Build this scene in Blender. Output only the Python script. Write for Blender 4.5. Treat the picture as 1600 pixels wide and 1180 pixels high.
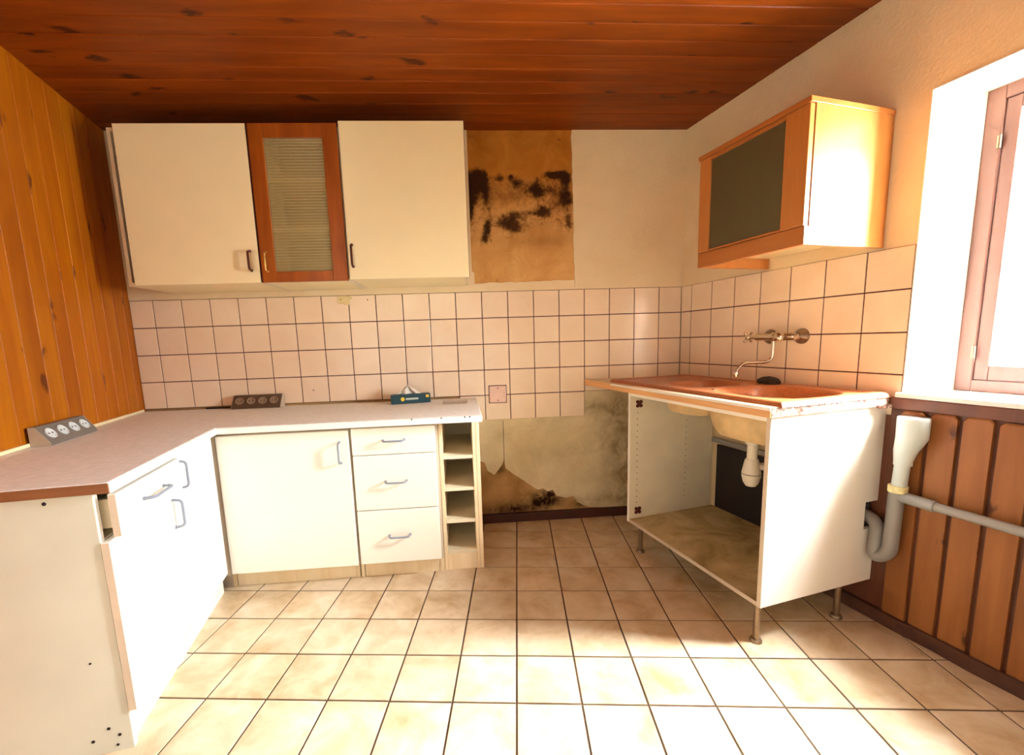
import bpy, bmesh, math, random
from mathutils import Vector, Matrix
random.seed(7)
for o in list(bpy.data.objects): bpy.data.objects.remove(o)
S = bpy.context.scene
COL = S.collection

# ------------------------------------------------------------------ camera
PITCH, ROLL, YAW = -0.1406, 0.0337, -0.0653
FPX, PPX, PPY = 668.80, -28.72, 37.11
CAMPOS = Vector((-1.3012, -2.5148, 1.1151))
Rm = Matrix.Rotation(YAW, 3, 'Z') @ Matrix.Rotation(PITCH, 3, 'X') @ Matrix.Rotation(ROLL, 3, 'Y')
right, fwd, up = Rm.col[0], Rm.col[1], Rm.col[2]
cd = bpy.data.cameras.new('camera')
cam = bpy.data.objects.new('camera', cd); COL.objects.link(cam)
M4 = Matrix.Identity(4)
for i in range(3):
    M4[i][0], M4[i][1], M4[i][2], M4[i][3] = right[i], up[i], -fwd[i], CAMPOS[i]
cam.matrix_world = M4
cd.sensor_fit = 'HORIZONTAL'; cd.sensor_width = 36.0
cd.lens = FPX * 36.0 / 1600.0
cd.shift_x = -PPX / 1600.0; cd.shift_y = PPY / 1600.0
cd.clip_start = 0.02
S.camera = cam

# ------------------------------------------------------------------ room frames (needed by the light portals)
WA = 0.2263
NW = Vector((-math.cos(WA), -math.sin(WA), 0))      # right wall, into the room
TW = Vector((math.sin(WA), -math.cos(WA), 0))       # along the side walls, away from the back wall
LX = -3.108                                         # left back corner
CEIL = 2.255
SMAX = 4.4
def RP(o, s, z): return NW * o + TW * s + Vector((0, 0, z))
def LP(d, s, z): return Vector((LX, 0, 0)) - NW * d + TW * s + Vector((0, 0, z))
WS0, WS1, WZ0, WZ1 = 1.130, 1.680, 0.883, 1.875     # kitchen window opening in the right wall
DS0, DS1, DZ1 = 2.75, 3.55, 2.02                    # glazed door further along the right wall, behind the camera

# ------------------------------------------------------------------ world, light, exposure
W = bpy.data.worlds.new('sky'); S.world = W; W.use_nodes = True
bg = W.node_tree.nodes['Background']
# overcast sky: much brighter overhead than near the hazy horizon
nt = W.node_tree
tcn = nt.nodes.new('ShaderNodeTexCoord'); sep = nt.nodes.new('ShaderNodeSeparateXYZ'); rmp = nt.nodes.new('ShaderNodeValToRGB')
nt.links.new(tcn.outputs['Generated'], sep.inputs[0]); nt.links.new(sep.outputs[2], rmp.inputs[0])
SKY = (0.95, 0.975, 1.0)
cr = rmp.color_ramp
cr.elements[0].position = 0.0; cr.elements[0].color = tuple(c*0.24 for c in SKY) + (1,)
cr.elements[1].position = 0.9; cr.elements[1].color = SKY + (1,)
e_ = cr.elements.new(0.30); e_.color = tuple(c*0.48 for c in SKY) + (1,)
e_ = cr.elements.new(0.60); e_.color = tuple(c*0.80 for c in SKY) + (1,)
nt.links.new(rmp.outputs[0], bg.inputs[0])
bg.inputs[1].default_value = 185.0
def portal(s0, s1, z0, z1, o):
    l = bpy.data.lights.new('window_portal', 'AREA'); l.shape = 'RECTANGLE'
    l.size = s1 - s0; l.size_y = z1 - z0; l.cycles.is_portal = True
    ob = bpy.data.objects.new('window_portal', l); COL.objects.link(ob)
    m = Matrix.Identity(4)
    X = TW; Zl = -NW; Y = Zl.cross(X)
    for i in range(3): m[i][0], m[i][1], m[i][2] = X[i], Y[i], Zl[i]
    m.translation = RP(o, (s0 + s1) / 2, (z0 + z1) / 2)
    ob.matrix_world = m
portal(WS0, WS1, WZ0, WZ1, -0.30)
portal(DS0+0.08, DS1-0.38, 1.39, DZ1-0.24, -0.30)
S.view_settings.view_transform = 'Standard'
S.view_settings.look = 'None'
S.view_settings.exposure = 1.6
S.view_settings.gamma = 1.0
S.view_settings.use_curve_mapping = False

# ------------------------------------------------------------------ helpers
def lin(c):
    def f(v):
        v /= 255.0
        return v / 12.92 if v <= 0.04045 else ((v + 0.055) / 1.055) ** 2.4
    return (f(c[0]), f(c[1]), f(c[2]), 1.0)
class MB:
    def __init__(s): s.v = []; s.f = []
    def add(s, vs, fs):
        b = len(s.v); s.v += [tuple(v) for v in vs]; s.f += [tuple(b + i for i in f) for f in fs]; return s
    def box(s, x0, x1, y0, y1, z0, z1):
        return s.add([(x0,y0,z0),(x1,y0,z0),(x1,y1,z0),(x0,y1,z0),(x0,y0,z1),(x1,y0,z1),(x1,y1,z1),(x0,y1,z1)],
                     [(0,3,2,1),(4,5,6,7),(0,1,5,4),(1,2,6,5),(2,3,7,6),(3,0,4,7)])
    def prism(s, poly, z0, z1, ax='z'):
        # poly: list of 2d points; ax = extrusion axis: 'z' (x,y), 'y' (x,z), 'x' (y,z)
        def P(a, b, c): return {'z': (a,b,c), 'y': (a,c,b), 'x': (c,a,b)}[ax]
        n = len(poly)
        vs = [P(a,b,z0) for a,b in poly] + [P(a,b,z1) for a,b in poly]
        fs = [tuple(range(n))[::-1], tuple(range(n, 2*n))] + [(i, (i+1)%n, n+(i+1)%n, n+i) for i in range(n)]
        return s.add(vs, fs)
    def loft(s, rings, cap=True):
        n = len(rings[0]); b = len(s.v)
        vs = [v for r in rings for v in r]; fs = []
        for k in range(len(rings) - 1):
            for i in range(n):
                j = (i + 1) % n
                fs.append((k*n+i, k*n+j, (k+1)*n+j, (k+1)*n+i))
        if cap:
            fs.append(tuple(range(n))[::-1]); fs.append(tuple(range((len(rings)-1)*n, len(rings)*n)))
        return s.add(vs, fs)
    def tube(s, pts, r, n=10, cap=True):
        pts = [Vector(p) for p in pts]; rs = r if isinstance(r, (list, tuple)) else [r] * len(pts)
        rings = []; prev = None
        for i, p in enumerate(pts):
            a = pts[max(i-1, 0)]; c = pts[min(i+1, len(pts)-1)]
            d = (c - a).normalized()
            if prev is None:
                ref = Vector((0,0,1)) if abs(d.z) < 0.9 else Vector((1,0,0))
                u = d.cross(ref).normalized()
            else:
                u = (prev - d * prev.dot(d)).normalized()
            prev = u; w = d.cross(u)
            rings.append([p + (u*math.cos(2*math.pi*k/n) + w*math.sin(2*math.pi*k/n)) * rs[i] for k in range(n)])
        return s.loft(rings, cap)
    def lathe(s, prof, c=(0,0,0), ax='z', n=20):
        rings = []
        for r, h in prof:
            ring = []
            for k in range(n):
                a, b = r*math.cos(2*math.pi*k/n), r*math.sin(2*math.pi*k/n)
                p = {'z': (a,b,h), 'x': (h,a,b), 'y': (a,h,b)}[ax]
                ring.append((c[0]+p[0], c[1]+p[1], c[2]+p[2]))
            rings.append(ring)
        return s.loft(rings)
    def build(s, name, mat=None, parent=None, bevel=0.0, smooth=False, loc=None, rotz=None, seg=2):
        me = bpy.data.meshes.new(name); me.from_pydata(s.v, [], s.f)
        bm = bmesh.new(); bm.from_mesh(me)
        bmesh.ops.recalc_face_normals(bm, faces=bm.faces)
        if bevel > 0:
            es = [e for e in bm.edges if len(e.link_faces) == 2 and e.calc_face_angle(0) > 0.6]
            bmesh.ops.bevel(bm, geom=es, offset=bevel, segments=seg, profile=0.5, affect='EDGES', clamp_overlap=True)
        if smooth:
            for f in bm.faces: f.smooth = True
        bm.to_mesh(me); bm.free()
        if smooth:
            try: me.set_sharp_from_angle(angle=0.7)
            except Exception: pass
        if mat: me.materials.append(mat)
        return link(name, me, parent, loc, rotz)
def link(name, me, parent=None, loc=None, rotz=None):
    o = bpy.data.objects.new(name, me); COL.objects.link(o)
    if parent: o.parent = parent
    if loc is not None: o.location = loc
    if rotz is not None: o.rotation_euler = (0, 0, rotz)
    return o
def tag(o, label=None, cat=None, group=None, kind=None):
    if label: o['label'] = label
    if cat: o['category'] = cat
    if group: o['group'] = group
    if kind: o['kind'] = kind
    return o
def empty(name, loc, rotz=0.0):
    o = bpy.data.objects.new(name, None); COL.objects.link(o)
    o.empty_display_size = 0.1; o.location = loc; o.rotation_euler = (0, 0, rotz); return o
def bx(x0, x1, y0, y1, z0, z1): return MB().box(x0, x1, y0, y1, z0, z1)
def fillet(pts, r, n=5):
    pts = [Vector(p) for p in pts]; out = [pts[0]]
    for i in range(1, len(pts)-1):
        p, a, c = pts[i], pts[i-1], pts[i+1]
        d1 = (a-p); d2 = (c-p); k = min(r, d1.length*0.49, d2.length*0.49)
        q0 = p + d1.normalized()*k; q2 = p + d2.normalized()*k
        for j in range(n+1):
            t = j/n; out.append(q0*(1-t)**2 + p*2*t*(1-t) + q2*t*t)
    out.append(pts[-1]); return out

# ------------------------------------------------------------------ node materials
class N:
    """tiny node-graph helper"""
    def __init__(s, name, rough=0.5, spec=0.5):
        s.m = bpy.data.materials.new(name); s.m.use_nodes = True
        s.t = s.m.node_tree; s.b = s.t.nodes['Principled BSDF']
        s.b.inputs['Roughness'].default_value = rough
        s.b.inputs['Specular IOR Level'].default_value = spec
    def n(s, typ, **kw):
        nd = s.t.nodes.new(typ)
        for k, v in kw.items():
            if k.startswith('i_'):
                nd.inputs[int(k[2:])].default_value = v
            else: setattr(nd, k, v)
        return nd
    def put(s, sock, v):
        if isinstance(v, bpy.types.NodeSocket): s.t.links.new(v, sock)
        else: sock.default_value = v
    def math(s, op, a, b=0.0, clamp=False):
        nd = s.n('ShaderNodeMath', operation=op); nd.use_clamp = clamp
        s.put(nd.inputs[0], a); s.put(nd.inputs[1], b); return nd.outputs[0]
    def ramp(s, f, stops, interp='LINEAR'):
        nd = s.n('ShaderNodeValToRGB'); cr = nd.color_ramp; cr.interpolation = interp
        while len(cr.elements) > 1: cr.elements.remove(cr.elements[-1])
        cr.elements[0].position = stops[0][0]; cr.elements[0].color = stops[0][1]
        for p, c in stops[1:]:
            e = cr.elements.new(p); e.color = c
        s.put(nd.inputs[0], f); return nd.outputs[0]
    def mix(s, f, a, b, blend='MIX'):
        nd = s.n('ShaderNodeMix', data_type='RGBA', blend_type=blend)
        s.put(nd.inputs[0], f); s.put(nd.inputs[6], a); s.put(nd.inputs[7], b); return nd.outputs[2]
    def coord(s, which='Object', scale=(1,1,1), rnd=0.0):
        tc = s.n('ShaderNodeTexCoord'); v = tc.outputs[which]
        if rnd:
            oi = s.n('ShaderNodeObjectInfo'); add = s.n('ShaderNodeVectorMath', operation='ADD')
            sc = s.n('ShaderNodeVectorMath', operation='SCALE')
            cb = s.n('ShaderNodeCombineXYZ')
            s.put(cb.inputs[0], oi.outputs['Random'])
            s.put(cb.inputs[1], s.math('FRACT', s.math('MULTIPLY', oi.outputs['Random'], 17.31)))
            s.put(cb.inputs[2], s.math('FRACT', s.math('MULTIPLY', oi.outputs['Random'], 41.7)))
            s.put(sc.inputs[0], cb.outputs[0]); sc.inputs[3].default_value = rnd
            s.put(add.inputs[0], v); s.put(add.inputs[1], sc.outputs[0]); v = add.outputs[0]
        mp = s.n('ShaderNodeMapping'); s.put(mp.inputs[0], v); mp.inputs['Scale'].default_value = scale
        return mp.outputs[0]
    def noise(s, v, scale, detail=4, rough=0.55, dist=0.0):
        nd = s.n('ShaderNodeTexNoise'); s.put(nd.inputs['Vector'], v)
        nd.inputs['Scale'].default_value = scale; nd.inputs['Detail'].default_value = detail
        nd.inputs['Roughness'].default_value = rough; nd.inputs['Distortion'].default_value = dist
        return nd.outputs[0]
    def rand(s):
        return s.n('ShaderNodeObjectInfo').outputs['Random']
    def bump(s, h, strength=0.2, dist=0.01):
        nd = s.n('ShaderNodeBump'); nd.inputs['Strength'].default_value = strength
        nd.inputs['Distance'].default_value = dist; s.put(nd.inputs['Height'], h)
        s.put(s.b.inputs['Normal'], nd.outputs[0])
    def col(s, c): s.put(s.b.inputs['Base Color'], c)
    def rough(s, c): s.put(s.b.inputs['Roughness'], c)
    def blobs(s, v, lst):
        """sum of gaussian blobs over the (x, z) coordinates of vector v"""
        sp = s.n('ShaderNodeSeparateXYZ'); s.put(sp.inputs[0], v); x, z = sp.outputs[0], sp.outputs[2]
        tot = None
        for (x0, z0, rx, rz, w) in lst:
            a = s.math('DIVIDE', s.math('SUBTRACT', x, x0), rx); b = s.math('DIVIDE', s.math('SUBTRACT', z, z0), rz)
            d = s.math('ADD', s.math('MULTIPLY', a, a), s.math('MULTIPLY', b, b))
            g = s.math('MULTIPLY', s.math('POWER', 2.718, s.math('MULTIPLY', d, -1.0)), w)
            tot = g if tot is None else s.math('ADD', tot, g)
        return tot

def plain(name, rgb, rough=0.5, spec=0.5, metal=0.0, var=0.06, nscale=6.0):
    k = N(name, rough, spec); k.b.inputs['Metallic'].default_value = metal
    c = lin(rgb); v = k.coord('Object')
    f = k.noise(v, nscale, 5)
    dark = tuple(x * (1 - 2*var) for x in c[:3]) + (1,)
    lite = tuple(min(1, x * (1 + var)) for x in c[:3]) + (1,)
    k.col(k.ramp(f, [(0.3, dark), (0.7, lite)]))
    return k.m

def wood(name, dark, light, knot, axis='z', rough=0.35, knots=1.0, spec=0.5, fine=1.0, vary=0.35, rnd=9.0, kscale=1.0):
    """grain runs along the named local axis; every board gets its own figure through the object's random value"""
    k = N(name, rough, spec)
    st = {'x': (0.10, 1, 1), 'y': (1, 0.10, 1), 'z': (1, 1, 0.10)}[axis]
    v = k.coord('Object', st, rnd=rnd)
    g1 = k.noise(v, 26*fine, 5, 0.6, 0.6); g2 = k.noise(v, 7*fine, 3, 0.5, 1.2)
    g = k.math('ADD', k.math('MULTIPLY', g1, 0.55), k.math('MULTIPLY', g2, 0.45))
    base = k.ramp(g, [(0.32, lin(dark)), (0.5, lin(tuple((a+b)/2 for a, b in zip(dark, light)))), (0.66, lin(light))])
    hv = k.n('ShaderNodeHueSaturation')
    k.put(hv.inputs['Value'], k.math('ADD', 1.0 - vary/2, k.math('MULTIPLY', k.rand(), vary)))
    k.put(hv.inputs['Color'], base); base = hv.outputs[0]
    if knots > 0:
        st2 = {'x': (0.45, 1, 1), 'y': (1, 0.45, 1), 'z': (1, 1, 0.45)}[axis]
        vk = k.coord('Object', st2, rnd=rnd)
        w = k.n('ShaderNodeTexVoronoi', feature='F1', voronoi_dimensions='2D'); w.inputs['Scale'].default_value = 7.5*kscale
        nz = k.noise(vk, 30, 2); ad = k.n('ShaderNodeVectorMath', operation='ADD')
        cb = k.n('ShaderNodeCombineXYZ'); f = k.math('MULTIPLY', k.math('SUBTRACT', nz, 0.5), 0.05)
        for i in range(3): k.put(cb.inputs[i], f)
        k.put(ad.inputs[0], vk); k.put(ad.inputs[1], cb.outputs[0])
        sx = k.n('ShaderNodeSeparateXYZ'); k.put(sx.inputs[0], ad.outputs[0]); c2 = k.n('ShaderNodeCombineXYZ')
        a_, b_, l_ = {'x': (1, 2, 0), 'y': (0, 2, 1), 'z': (0, 1, 2)}[axis]
        k.put(c2.inputs[0], k.math('ADD', sx.outputs[a_], sx.outputs[b_])); k.put(c2.inputs[1], sx.outputs[l_])
        k.put(w.inputs['Vector'], c2.outputs[0])
        sc = k.n('ShaderNodeSeparateColor'); k.put(sc.inputs[0], w.outputs['Color'])
        on = k.math('GREATER_THAN', sc.outputs[0], 1.0 - 0.42*knots)
        kn = k.math('MULTIPLY', k.ramp(w.outputs['Distance'], [(0.07, (1,1,1,1)), (0.17, (0,0,0,1))]), on)
        base = k.mix(k.math('MULTIPLY', kn, 0.85), base, lin(knot))
    k.col(base); k.bump(g1, 0.08, 0.003)
    return k.m

# whites and laminates
M = {}
M['white'] = plain('white_laminate', (243, 238, 226), 0.32, 0.4, var=0.02, nscale=3)
M['white_upper'] = plain('white_upper_laminate', (244, 230, 184), 0.35, 0.4, var=0.02, nscale=3)
M['edge_dark'] = plain('dark_edge_band', (92, 36, 16), 0.5)
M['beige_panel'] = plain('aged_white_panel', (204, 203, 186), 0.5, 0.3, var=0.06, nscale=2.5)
M['edge_beige'] = plain('beige_edge_band', (205, 188, 165), 0.5)
M['inside'] = plain('carcass_inside', (234, 222, 192), 0.5, var=0.05)
M['pine_pale'] = wood('pale_painted_wood', (226, 200, 158), (242, 224, 190), (190, 150, 100), 'z', 0.5, 0, vary=0.05)
M['worktop'] = plain('worktop_laminate', (238, 234, 224), 0.5, 0.2, var=0.05, nscale=40)
M['worktop_edge'] = plain('worktop_white_edge', (244, 240, 232), 0.35, var=0.02)
M['end_brown'] = wood('worktop_raw_edge', (112, 66, 34), (150, 96, 54), (60, 30, 10), 'x', 0.7, 0, vary=0.0)
M['handle_grey'] = plain('grey_blue_handle', (132, 140, 154), 0.4, var=0.03)
M['handle_brown'] = plain('dark_brown_handle', (78, 26, 14), 0.35, var=0.05)
M['brass'] = plain('brass', (232, 196, 118), 0.25, metal=0.85, var=0.03)
M['chrome'] = plain('chrome', (214, 206, 192), 0.16, metal=1.0, var=0.03)
M['chrome_dull'] = plain('dull_chrome_flange', (148, 128, 108), 0.3, metal=0.9, var=0.08, nscale=20)
M['steel'] = plain('leg_steel', (150, 128, 104), 0.35, metal=0.8, var=0.1, nscale=30)
M['dark'] = plain('dark_hole', (26, 14, 10), 0.8)
M['black'] = plain('black_board', (20, 10, 9), 0.6, var=0.2)
M['pvc_grey'] = plain('grey_pvc', (138, 134, 128), 0.4, var=0.06)
M['pvc_pale'] = plain('pale_grey_pvc', (196, 204, 198), 0.35, var=0.03)
M['pvc_white'] = plain('white_pvc', (238, 228, 208), 0.3, var=0.02)
M['label_yellow'] = plain('pale_yellow_collar', (232, 220, 160), 0.4, var=0.15, nscale=60)
M['strip_grey'] = plain('power_strip_grey', (112, 102, 92), 0.42, var=0.04)
M['strip_side'] = plain('power_strip_end', (176, 156, 132), 0.5, var=0.04)
M['strip_brown'] = plain('power_strip_brown', (92, 72, 54), 0.42, var=0.04)
M['socket_pale'] = plain('socket_pale', (206, 208, 204), 0.25, var=0.02)
M['socket_brown'] = plain('socket_brown', (150, 130, 108), 0.25, var=0.02)
M['cable'] = plain('black_cable', (24, 18, 16), 0.5)
M['teal'] = plain('teal_carton', (22, 66, 74), 0.45, var=0.1)
M['teal_top'] = plain('carton_top', (70, 80, 96), 0.5)
M['yellow'] = plain('yellow_print', (238, 200, 60), 0.5)
M['pale_print'] = plain('pale_print', (196, 206, 190), 0.5)
M['tissue'] = plain('thin_plastic_film', (226, 214, 196), 0.3, var=0.06, nscale=30)
M['box_pink'] = plain('junction_cover', (232, 196, 176), 0.4, var=0.05, nscale=12)
M['yellowed'] = plain('yellowed_plastic', (226, 206, 150), 0.5)
M['edge_strip'] = plain('cream_edge_strip', (238, 216, 172), 0.4)
M['sill'] = plain('white_sill', (244, 238, 232), 0.3, var=0.02)
M['grout_wall'] = plain('dark_wall_grout', (84, 44, 30), 0.9, var=0.2, nscale=9)
M['grout_floor'] = plain('dark_floor_grout', (92, 70, 52), 0.95, var=0.25, nscale=7)
M['base_dark'] = plain('dark_brown_plinth', (66, 26, 14), 0.45, var=0.2, nscale=8)
M['base_right'] = plain('worn_brown_plinth', (78, 44, 26), 0.6, var=0.3, nscale=9)
M['sponge'] = plain('dark_sponge', (58, 48, 38), 0.95, var=0.3, nscale=60)

# wood
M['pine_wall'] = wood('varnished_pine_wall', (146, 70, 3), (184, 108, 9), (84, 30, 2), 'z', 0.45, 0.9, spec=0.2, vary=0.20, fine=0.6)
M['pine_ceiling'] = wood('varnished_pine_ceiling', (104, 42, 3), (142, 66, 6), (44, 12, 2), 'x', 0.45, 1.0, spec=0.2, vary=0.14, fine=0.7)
M['pine_dado'] = wood('pine_dado', (120, 70, 32), (152, 96, 50), (66, 30, 14), 'z', 0.5, 0.9, spec=0.3, vary=0.12, fine=0.7)
M['dado_back'] = wood('pine_dado_groove', (80, 40, 20), (104, 54, 28), (60, 24, 10), 'z', 0.5, 0.2, vary=0.0)
M['door_wood'] = wood('reddish_door_frame', (126, 58, 10), (168, 88, 20), (70, 24, 6), 'z', 0.3, 0, vary=0.08)
M['beech'] = wood('beech_veneer', (176, 108, 48), (196, 132, 70), (150, 90, 40), 'z', 0.34, 0, vary=0.06, fine=0.8)
M['beech_x'] = wood('beech_rail', (168, 98, 42), (188, 120, 60), (150, 90, 40), 'y', 0.34, 0, vary=0.06, fine=0.8)
M['wt_wood'] = wood('sink_worktop_edging', (214, 152, 92), (238, 188, 128), (150, 90, 40), 'y', 0.4, 0, vary=0.0)
M['wt_lam'] = plain('sink_worktop_laminate', (232, 208, 170), 0.4, 0.3, var=0.04)
M['frame_wood'] = wood('mauve_brown_window_wood', (82, 50, 44), (104, 68, 60), (80, 50, 46), 'z', 0.45, 0, vary=0.05)

def m_plaster(name, c0, c1, stain=None, bump=0.35, scale=2.5):
    k = N(name, 0.9, 0.2); v = k.coord('Object')
    f = k.noise(v, scale, 6, 0.6)
    c = k.ramp(f, [(0.3, lin(c0)), (0.7, lin(c1))])
    k.col(c)
    h = k.math('ADD', k.noise(v, 90, 4), k.math('MULTIPLY', k.noise(v, 9, 4), 1.5))
    k.bump(h, bump, 0.004); return k.m
M['plaster'] = m_plaster('cream_plaster', (226, 206, 164), (239, 221, 182))
M['plaster_white'] = m_plaster('white_reveal_plaster', (236, 226, 204), (246, 238, 220), bump=0.5)
M['room_plaster'] = m_plaster('room_plaster', (234, 230, 218), (242, 238, 228))

def m_tile(name, c0, c1, c2, rough, nscale, rnd=5.0, bumpk=0.05, vary=0.08):
    k = N(name, rough, 0.5); v = k.coord('Object', rnd=rnd)
    f = k.noise(v, nscale, 5, 0.6, 0.4)
    c = k.ramp(f, [(0.28, lin(c0)), (0.5, lin(c1)), (0.72, lin(c2))])
    hv = k.n('ShaderNodeHueSaturation'); k.put(hv.inputs['Color'], c)
    k.put(hv.inputs['Value'], k.math('ADD', 1.0 - vary/2, k.math('MULTIPLY', k.rand(), vary)))
    k.col(hv.outputs[0]); k.bump(k.noise(v, 5, 2), bumpk, 0.01); return k.m
M['wall_tile'] = m_tile('glazed_wall_tile', (238, 215, 184), (243, 222, 193), (246, 228, 202), 0.16, 5, bumpk=0.12, vary=0.05)
M['floor_tile'] = m_tile('floor_tile', (184, 152, 110), (212, 190, 156), (229, 214, 190), 0.38, 6.5, bumpk=0.15, vary=0.10)

# mould-stained bare wall behind the missing hood; local x from the left edge, local z from the bottom edge
def m_mould():
    k = N('mouldy_bare_plaster', 0.92, 0.15); v = k.coord('Object')
    f = k.noise(v, 6, 6, 0.6, 0.6)
    low = k.ramp(f, [(0.3, lin((196, 142, 78))), (0.7, lin((226, 180, 112)))])
    hi = k.ramp(f, [(0.3, lin((162, 98, 26))), (0.7, lin((196, 130, 48)))])
    sp = k.n('ShaderNodeSeparateXYZ'); k.put(sp.inputs[0], v)
    t = k.math('DIVIDE', k.math('ADD', k.math('SUBTRACT', sp.outputs[2], 0.33), k.math('MULTIPLY', k.math('SUBTRACT', f, 0.5), 0.3)), 0.25, True)
    c = k.mix(t, low, hi)
    b1 = k.blobs(v, [(0.055, 0.575, 0.055, 0.045, 1.3), (0.035, 0.50, 0.035, 0.09, 1.0), (0.10, 0.50, 0.025, 0.09, 0.8), (0.012, 0.41, 0.018, 0.10, 0.8),
                     (0.185, 0.572, 0.028, 0.022, 0.8), (0.245, 0.580, 0.014, 0.014, 0.9), (0.285, 0.547, 0.040, 0.030, 0.75), (0.40, 0.51, 0.085, 0.055, 0.72),
                     (0.49, 0.590, 0.060, 0.020, 1.2), (0.56, 0.570, 0.030, 0.030, 1.0), (0.56, 0.465, 0.045, 0.090, 0.85), (0.44, 0.395, 0.045, 0.035, 0.75),
                     (0.32, 0.385, 0.12, 0.028, 0.6), (0.22, 0.337, 0.075, 0.036, 0.85), (0.27, 0.300, 0.05, 0.03, 0.6), (0.105, 0.305, 0.028, 0.050, 0.75), (0.085, 0.25, 0.02, 0.03, 0.5), (0.57, 0.33, 0.02, 0.06, 0.5)])
    nz = k.math('ADD', k.math('MULTIPLY', k.noise(v, 11, 6, 0.65, 0.4), 0.6), k.math('MULTIPLY', k.noise(v, 42, 6, 0.7, 0.3), 0.4))
    def field(gain, amp): return k.math('ADD', k.math('MULTIPLY', b1, gain), k.math('MULTIPLY', k.math('SUBTRACT', nz, 0.5), amp))
    halo = k.ramp(field(1.05, 2.0), [(0.20, (0,0,0,1)), (0.62, (0.8,0.8,0.8,1))])
    b3 = k.blobs(v, [(0.32, 0.49, 0.30, 0.10, 0.62), (0.24, 0.33, 0.20, 0.07, 0.42), (0.05, 0.5, 0.1, 0.2, 0.4), (0.55, 0.4, 0.08, 0.2, 0.35)])
    mott = k.ramp(k.math('ADD', b3, k.math('MULTIPLY', k.math('SUBTRACT', nz, 0.5), 2.6)), [(0.30, (0,0,0,1)), (0.72, (0.75,0.75,0.75,1))])
    c = k.mix(mott, c, lin((132, 84, 36)))
    c = k.mix(halo, c, lin((104, 64, 28)))
    mm = k.ramp(field(1.10, 3.0), [(0.42, (0,0,0,1)), (0.86, (0.9,0.9,0.9,1))])
    c = k.mix(mm, c, lin((40, 20, 8)))
    b2 = k.blobs(v, [(0.42, 0.23, 0.22, 0.03, 0.5), (0.45, 0.30, 0.2, 0.08, 0.45), (0.2, 0.1, 0.1, 0.06, 0.15)])
    c = k.mix(k.math('MULTIPLY', b2, k.noise(v, 8, 4), True), c, lin((132, 82, 36)))
    k.col(c); k.bump(k.math('ADD', nz, k.noise(v, 60, 4)), 0.5, 0.006); return k.m
M['mould'] = m_mould()
# bare lower wall: grey-cream skim with damp darkening patches (local x, z in room coordinates)
def m_skim(name, c0, c1, dirt, blobs, strength=0.8):
    k = N(name, 0.92, 0.15); v = k.coord('Object')
    f = k.noise(v, 3.2, 7, 0.66, 0.5)
    c = k.ramp(f, [(0.33, lin(c0)), (0.66, lin(c1))])
    b = k.blobs(v, blobs)
    m = k.math('MULTIPLY', b, k.ramp(k.noise(v, 11, 7, 0.7, 0.6), [(0.3, (0.1,)*3+(1,)), (0.66, (1.2,)*3+(1,))]))
    c = k.mix(k.math('MULTIPLY', m, strength, True), c, lin(dirt))
    k.col(c); k.bump(k.math('ADD', k.noise(v, 14, 6, 0.7), k.math('MULTIPLY', k.noise(v, 70, 3), 0.4)), 0.5, 0.008); return k.m
M['skim'] = m_skim('bare_wall_skim', (208, 190, 146), (234, 218, 178), (124, 102, 66),
    [(-0.35, 0.55, 0.16, 0.22, 0.9), (-0.5, 0.70, 0.2, 0.05, 0.6), (-0.30, 0.2, 0.15, 0.2, 0.8), (-0.75, 0.42, 0.25, 0.06, 0.35), (-0.7, 0.1, 0.6, 0.04, 0.7), (-0.05, 0.4, 0.15, 0.6, 0.9), (-1.1, 0.55, 0.05, 0.05, 0.3)])
M['render'] = m_skim('damp_render', (150, 108, 64), (208, 168, 112), (44, 24, 10),
    [(-0.84, 0.13, 0.10, 0.05, 1.8), (-1.05, 0.08, 0.2, 0.04, 1.0), (-1.12, 0.34, 0.06, 0.04, 0.7), (-0.60, 0.09, 0.05, 0.03, 1.1)], 1.0)

def m_sink(name, c0, c1, rough):
    k = N(name, rough, 0.5); v = k.coord('Object'); f = k.noise(v, 120, 2); g = k.noise(v, 5, 5)
    k.col(k.mix(k.math('MULTIPLY', g, 0.35), k.ramp(f, [(0.35, lin(c0)), (0.65, lin(c1))]), lin((120, 60, 34)))); return k.m
M['sink'] = m_sink('terracotta_resin', (172, 100, 60), (192, 120, 76), 0.3)
M['sink_under'] = plain('raw_resin_underside', (224, 192, 138), 0.6, var=0.14, nscale=9)
def m_chip():
    k = N('raw_chipboard', 0.9, 0.2); v = k.coord('Object')
    w = k.n('ShaderNodeTexVoronoi'); w.inputs['Scale'].default_value = 170; k.put(w.inputs['Vector'], v)
    f = k.noise(v, 90, 4)
    c = k.mix(0.5, w.outputs['Color'], k.ramp(f, [(0.3, (0,0,0,1)), (0.7, (1,1,1,1))]))
    bw = k.n('ShaderNodeRGBToBW'); k.put(bw.inputs[0], c)
    k.col(k.ramp(bw.outputs[0], [(0.25, lin((104, 72, 58))), (0.55, lin((168, 138, 122))), (0.8, lin((212, 190, 174)))])); k.bump(f, 0.6, 0.003); return k.m
M['chip'] = m_chip()
def m_dirty_base():
    k = N('stained_cabinet_bottom', 0.6, 0.3); v = k.coord('Object')
    f = k.noise(v, 4, 7, 0.65, 0.8)
    k.col(k.ramp(f, [(0.3, lin((140, 120, 80))), (0.52, lin((198, 180, 136))), (0.7, lin((224, 208, 166)))])); return k.m
M['dirty'] = m_dirty_base()
def m_ribbed():
    k = N('ribbed_glass', 0.16, 0.5); k.col(lin((232, 216, 160)))
    k.b.inputs['Transmission Weight'].default_value = 0.72; k.b.inputs['IOR'].default_value = 1.3
    return k.m
M['ribbed'] = m_ribbed()
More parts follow.
